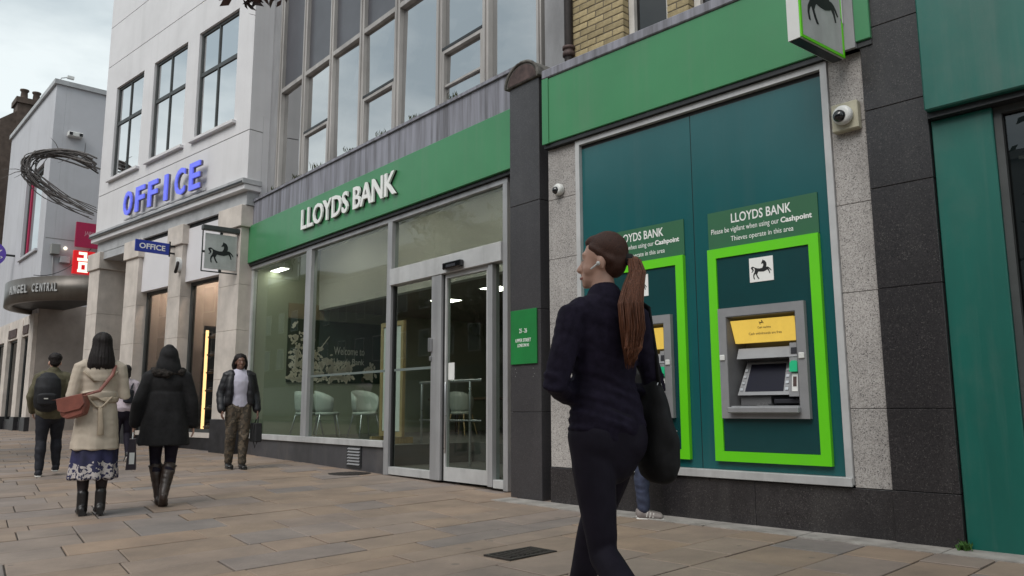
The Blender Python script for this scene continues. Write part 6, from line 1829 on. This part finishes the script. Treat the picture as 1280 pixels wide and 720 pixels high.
# ---- woman walking toward the camera in a puffer jacket
def puffer_woman():
    loc = stand((294, 586)); fw = Vector((-loc.x, -loc.y, 0)).normalized(); face = math.atan2(-fw.x, fw.y) + R(14)
    s = Person('woman in open black puffer jacket and patterned khaki trousers walking this way', loc, face, 1.75, skin='skin_dark', voxel=.008,
        kneeL=(-.09, .06, .48), ankL=(-.085, .03, .085), kneeR=(.09, .02, .48), ankR=(.085, -.09, .095), elL=(-.25, -.04, 1.10), wrL=(-.27, .04, .86), elR=(.25, -.04, 1.10), wrR=(.25, .05, .86))
    s.face(False)
    mb = MB(); s.torso(mb, .020, .98, 1.42); s.wear('top', 'lilac_top', mb, .009, 3, folds(.004, 16, 8))
    mb = MB(); mb.tube([(-.07, .055, 1.41), (0, .085, 1.385), (.07, .055, 1.41)], [.014] * 3, 8); mb.tube([(-.075, .05, 1.42), (-.06, -.05, 1.45), (.06, -.05, 1.45), (.075, .05, 1.42)], [.014] * 4, 8)
    s.wear('collar', 'lilac_top', mb, .008, 2)
    # open jacket: two fronts, a back, quilted sleeves
    mb = MB(); s.arms(mb, .030)
    for sd in (-1, 1):
        mb.tube([(sd * .115, .045, 1.39), (sd * .145, .065, 1.25), (sd * .150, .07, 1.10), (sd * .165, .06, .96)], [(.05, .045), (.055, .055), (.058, .055), (.058, .05)], 12)
    mb.tube([(0, -.06, 1.40), (0, -.07, 1.25), (0, -.07, 1.10), (0, -.06, .95)], [(.165, .055), (.17, .065), (.165, .065), (.18, .065)], 18)
    s.wear('puffer_jacket', 'puffer', mb, .009, 3, lambda p: .0035 * abs(sin(p.z * 30)) + .004 * noise.noise(p * 9))
    mb = MB(); s.torso(mb, .016, .80, .97); s.legs(mb, .024); s.wear('trousers', 'camo_trousers', mb, .009, 3, folds(.010, 14, 8))
    s.shoes('boot_black', 'boot_black')
    R3 = s.HR; mb = MB(); mb.ball(s.P((0, -.022, 1.635)), (.092, .098, .082), 18, 12, R3)
    for sd in (-1, 1): mb.tube([s.P((sd * .052, .020, 1.672)), s.P((sd * .088, -.010, 1.60)), s.P((sd * .096, -.022, 1.53)), s.P((sd * .092, -.02, 1.475))], [.024, .024, .026, .016], 10)
    mb.tube([s.P((0, -.06, 1.62)), s.P((0, -.07, 1.52)), s.P((0, -.065, 1.45))], [(.085, .05), (.088, .045), (.08, .03)], 14)
    s.wear('hair', 'hair_black', mb, .008, 2, strands(.006, 36, 3))
    b = tag(empty('handbag', loc, face), 'black handbag with a trailing strap in the hand of the puffer-jacketed woman', 'bag'); b.scale = (s.k,) * 3
    c = s.J['wrL'] + Vector((-.01, .03, -.13))
    poly = [(-.17, -.34), (.17, -.34), (.14, -.06), (-.14, -.06)]
    mb = MB().prism(poly, lambda a, q, d: (c.x + d + .02, c.y + a, c.z + q), -.05, .05); me = mb.mesh('b'); fix_normals(me); link('bag_body', me, 'black_canvas', b, .012)
    MB().tube([(c.x + .02, c.y - .08, c.z - .07), (c.x, c.y - .04, c.z + .03), (c.x, c.y + .03, c.z + .03), (c.x + .02, c.y + .08, c.z - .07)], .009, 6).build('handle', 'black_canvas', b, True)
    MB().tube([(c.x + .08, c.y + .1, c.z - .08), (c.x + .10, c.y + .12, c.z - .28), (c.x + .06, c.y + .13, c.z - .42), (c.x + .02, c.y + .12, c.z - .30), (c.x + .02, c.y + .1, c.z - .1)], [(.010, .004)] * 5, 6).build('strap', 'black_canvas', b, True)
puffer_woman()

# ---- man with backpack
def pack_man():
    loc = stand((57, 595)); s = Person('man with short dark hair in an olive jacket carrying a black backpack', loc, R(32), 1.70,
        kneeL=(-.09, .04, .48), ankL=(-.09, -.04, .085), kneeR=(.095, .15, .50), ankR=(.12, .14, .14), elL=(-.25, -.02, 1.10), wrL=(-.22, .10, .90), elR=(.255, -.03, 1.10), wrR=(.24, .08, .90))
    s.face(False)
    mb = MB(); s.torso(mb, .035, .88, 1.44); s.arms(mb, .028); mb.tube([(0, -.012, 1.40), (0, -.03, 1.47)], [.085, .078], 14)
    s.wear('jacket', 'olive_jacket', mb, .010, 3, folds(.010, 14, 8))
    mb = MB(); s.torso(mb, .010, .80, .98); s.legs(mb, .018); s.wear('trousers', 'dark_jeans', mb, .010, 3, folds(.008, 14, 8))
    s.shoes('dark_jeans', 'sneaker_white')
    mb = MB(); mb.ball((0, -.015, 1.645), (.088, .102, .080), 18, 12); mb.ball((0, -.06, 1.585), (.072, .05, .065), 14, 10); mb.ball((0, .05, 1.685), (.06, .045, .03), 12, 8)
    s.wear('hair', 'hair_black', mb, .008, 2, lambda p: .007 * noise.noise(p * 45))
    b = tag(empty('backpack', loc, R(32)), 'large black backpack on the back of the man', 'backpack'); b.scale = (s.k,) * 3
    mb = MB(); mb.tube([(-.07, -.21, .95), (-.07, -.225, 1.05), (-.07, -.235, 1.22), (-.065, -.22, 1.34), (-.06, -.20, 1.39)], [(.15, .085), (.165, .105), (.165, .105), (.15, .09), (.10, .06)], 18)
    link('pack_body', remesh(mb, .011, 4, .5, folds(.007, 10, 8, seed=5)), 'backpack', b)
    mb = MB(); mb.tube([(-.07, -.325, 1.0), (-.07, -.335, 1.12)], [(.12, .03), (.12, .035)], 14); link('front_pocket', remesh(mb, .009, 3), 'backpack', b)
    for x in (-.14, .02): MB().tube([(x, -.13, 1.38), (x, -.02, 1.44), (x - .01, .10, 1.36), (x - .01, .12, 1.15), (x - .02, .0, 1.0), (x, -.13, .97)], [(.025, .008)] * 6, 8).build('shoulder_strap', 'backpack', b, True)
    MB().box(-.11, -.06, -.372, -.366, 1.06, 1.075).build('reflective_tab', 'sneaker_white', b)
pack_man()

# ---- person in pale jacket further off
def pale_person():
    loc = stand((150, 577)); s = Person('person in a pale pink jacket and black trousers with a dark sling', loc, R(35), 1.62, voxel=.011,
        kneeL=(-.09, .05, .48), ankL=(-.08, -.02, .085), kneeR=(.09, .05, .48), ankR=(.085, -.18, .13), toeR=(0, .8, -.6))
    mb = MB(); s.torso(mb, .03, .96, 1.44); s.arms(mb, .025); s.wear('jacket', 'pale_pink', mb, .012, 3, folds(.008, 14, 8))
    mb = MB(); s.torso(mb, .010, .80, .98); s.legs(mb, .010); s.wear('trousers', 'navy_tights', mb, .012, 3)
    s.shoes('boot_black', 'sneaker_white')
    mb = MB(); mb.ball((0, -.015, 1.635), (.085, .10, .085), 16, 10); mb.tube([(0, -.06, 1.6), (0, -.075, 1.5)], [(.07, .05), (.07, .04)], 12); s.wear('hair', 'hair_black', mb, .010, 2, strands(.006))
    b = tag(empty('sling_bag', loc, R(35)), 'dark sling bag on the back of the pale pink jacket', 'bag'); b.scale = (s.k,) * 3
    mb = MB(); mb.tube([(.03, -.17, 1.05), (.06, -.18, 1.25)], [(.085, .04), (.07, .035)], 12); link('bag_body', remesh(mb, .011, 3), 'dark_jeans', b)
    MB().tube([(.08, -.15, 1.28), (.12, -.06, 1.43), (.10, .08, 1.40)], [(.018, .006)] * 3, 8).build('strap', 'dark_jeans', b, True)
pale_person()

# ---- customer at the hidden cash machine: jeans and striped shoes show below the bag
def customer():
    p = on_ground(806, 648); w = FB.local(p); face = FB.rot + R(-58)
    loc = p + Vector((-.02, -.0, 0))
    s = Person('person in blue jeans and grey striped shoes using the cash machine behind the walking woman', loc, face, 1.56, voxel=.009,
        kneeL=(-.08, .02, .48), kneeR=(.05, .02, .48), ankL=(-.09, .0, .085), ankR=(.035, .02, .085), elL=(-.20, -.05, 1.08), wrL=(-.13, .07, .98), elR=(.17, -.02, 1.10), wrR=(-.02, .12, 1.08))
    s.face(False)
    mb = MB(); s.torso(mb, .03, .88, 1.44); s.arms(mb, .025); s.wear('jacket', 'black_wool', mb, .011, 3, folds(.008, 14, 8))
    mb = MB(); s.torso(mb, .010, .80, .98); s.legs(mb, .022); s.wear('jeans', 'blue_jeans', mb, .009, 3, folds(.009, 20, 9))
    s.shoes('sneaker_grey', 'sneaker_white', stripes=True)
    mb = MB(); mb.ball((0, -.015, 1.645), (.085, .10, .078), 16, 10); s.wear('hair', 'hair_black', mb, .010, 2, strands(.006))
customer()
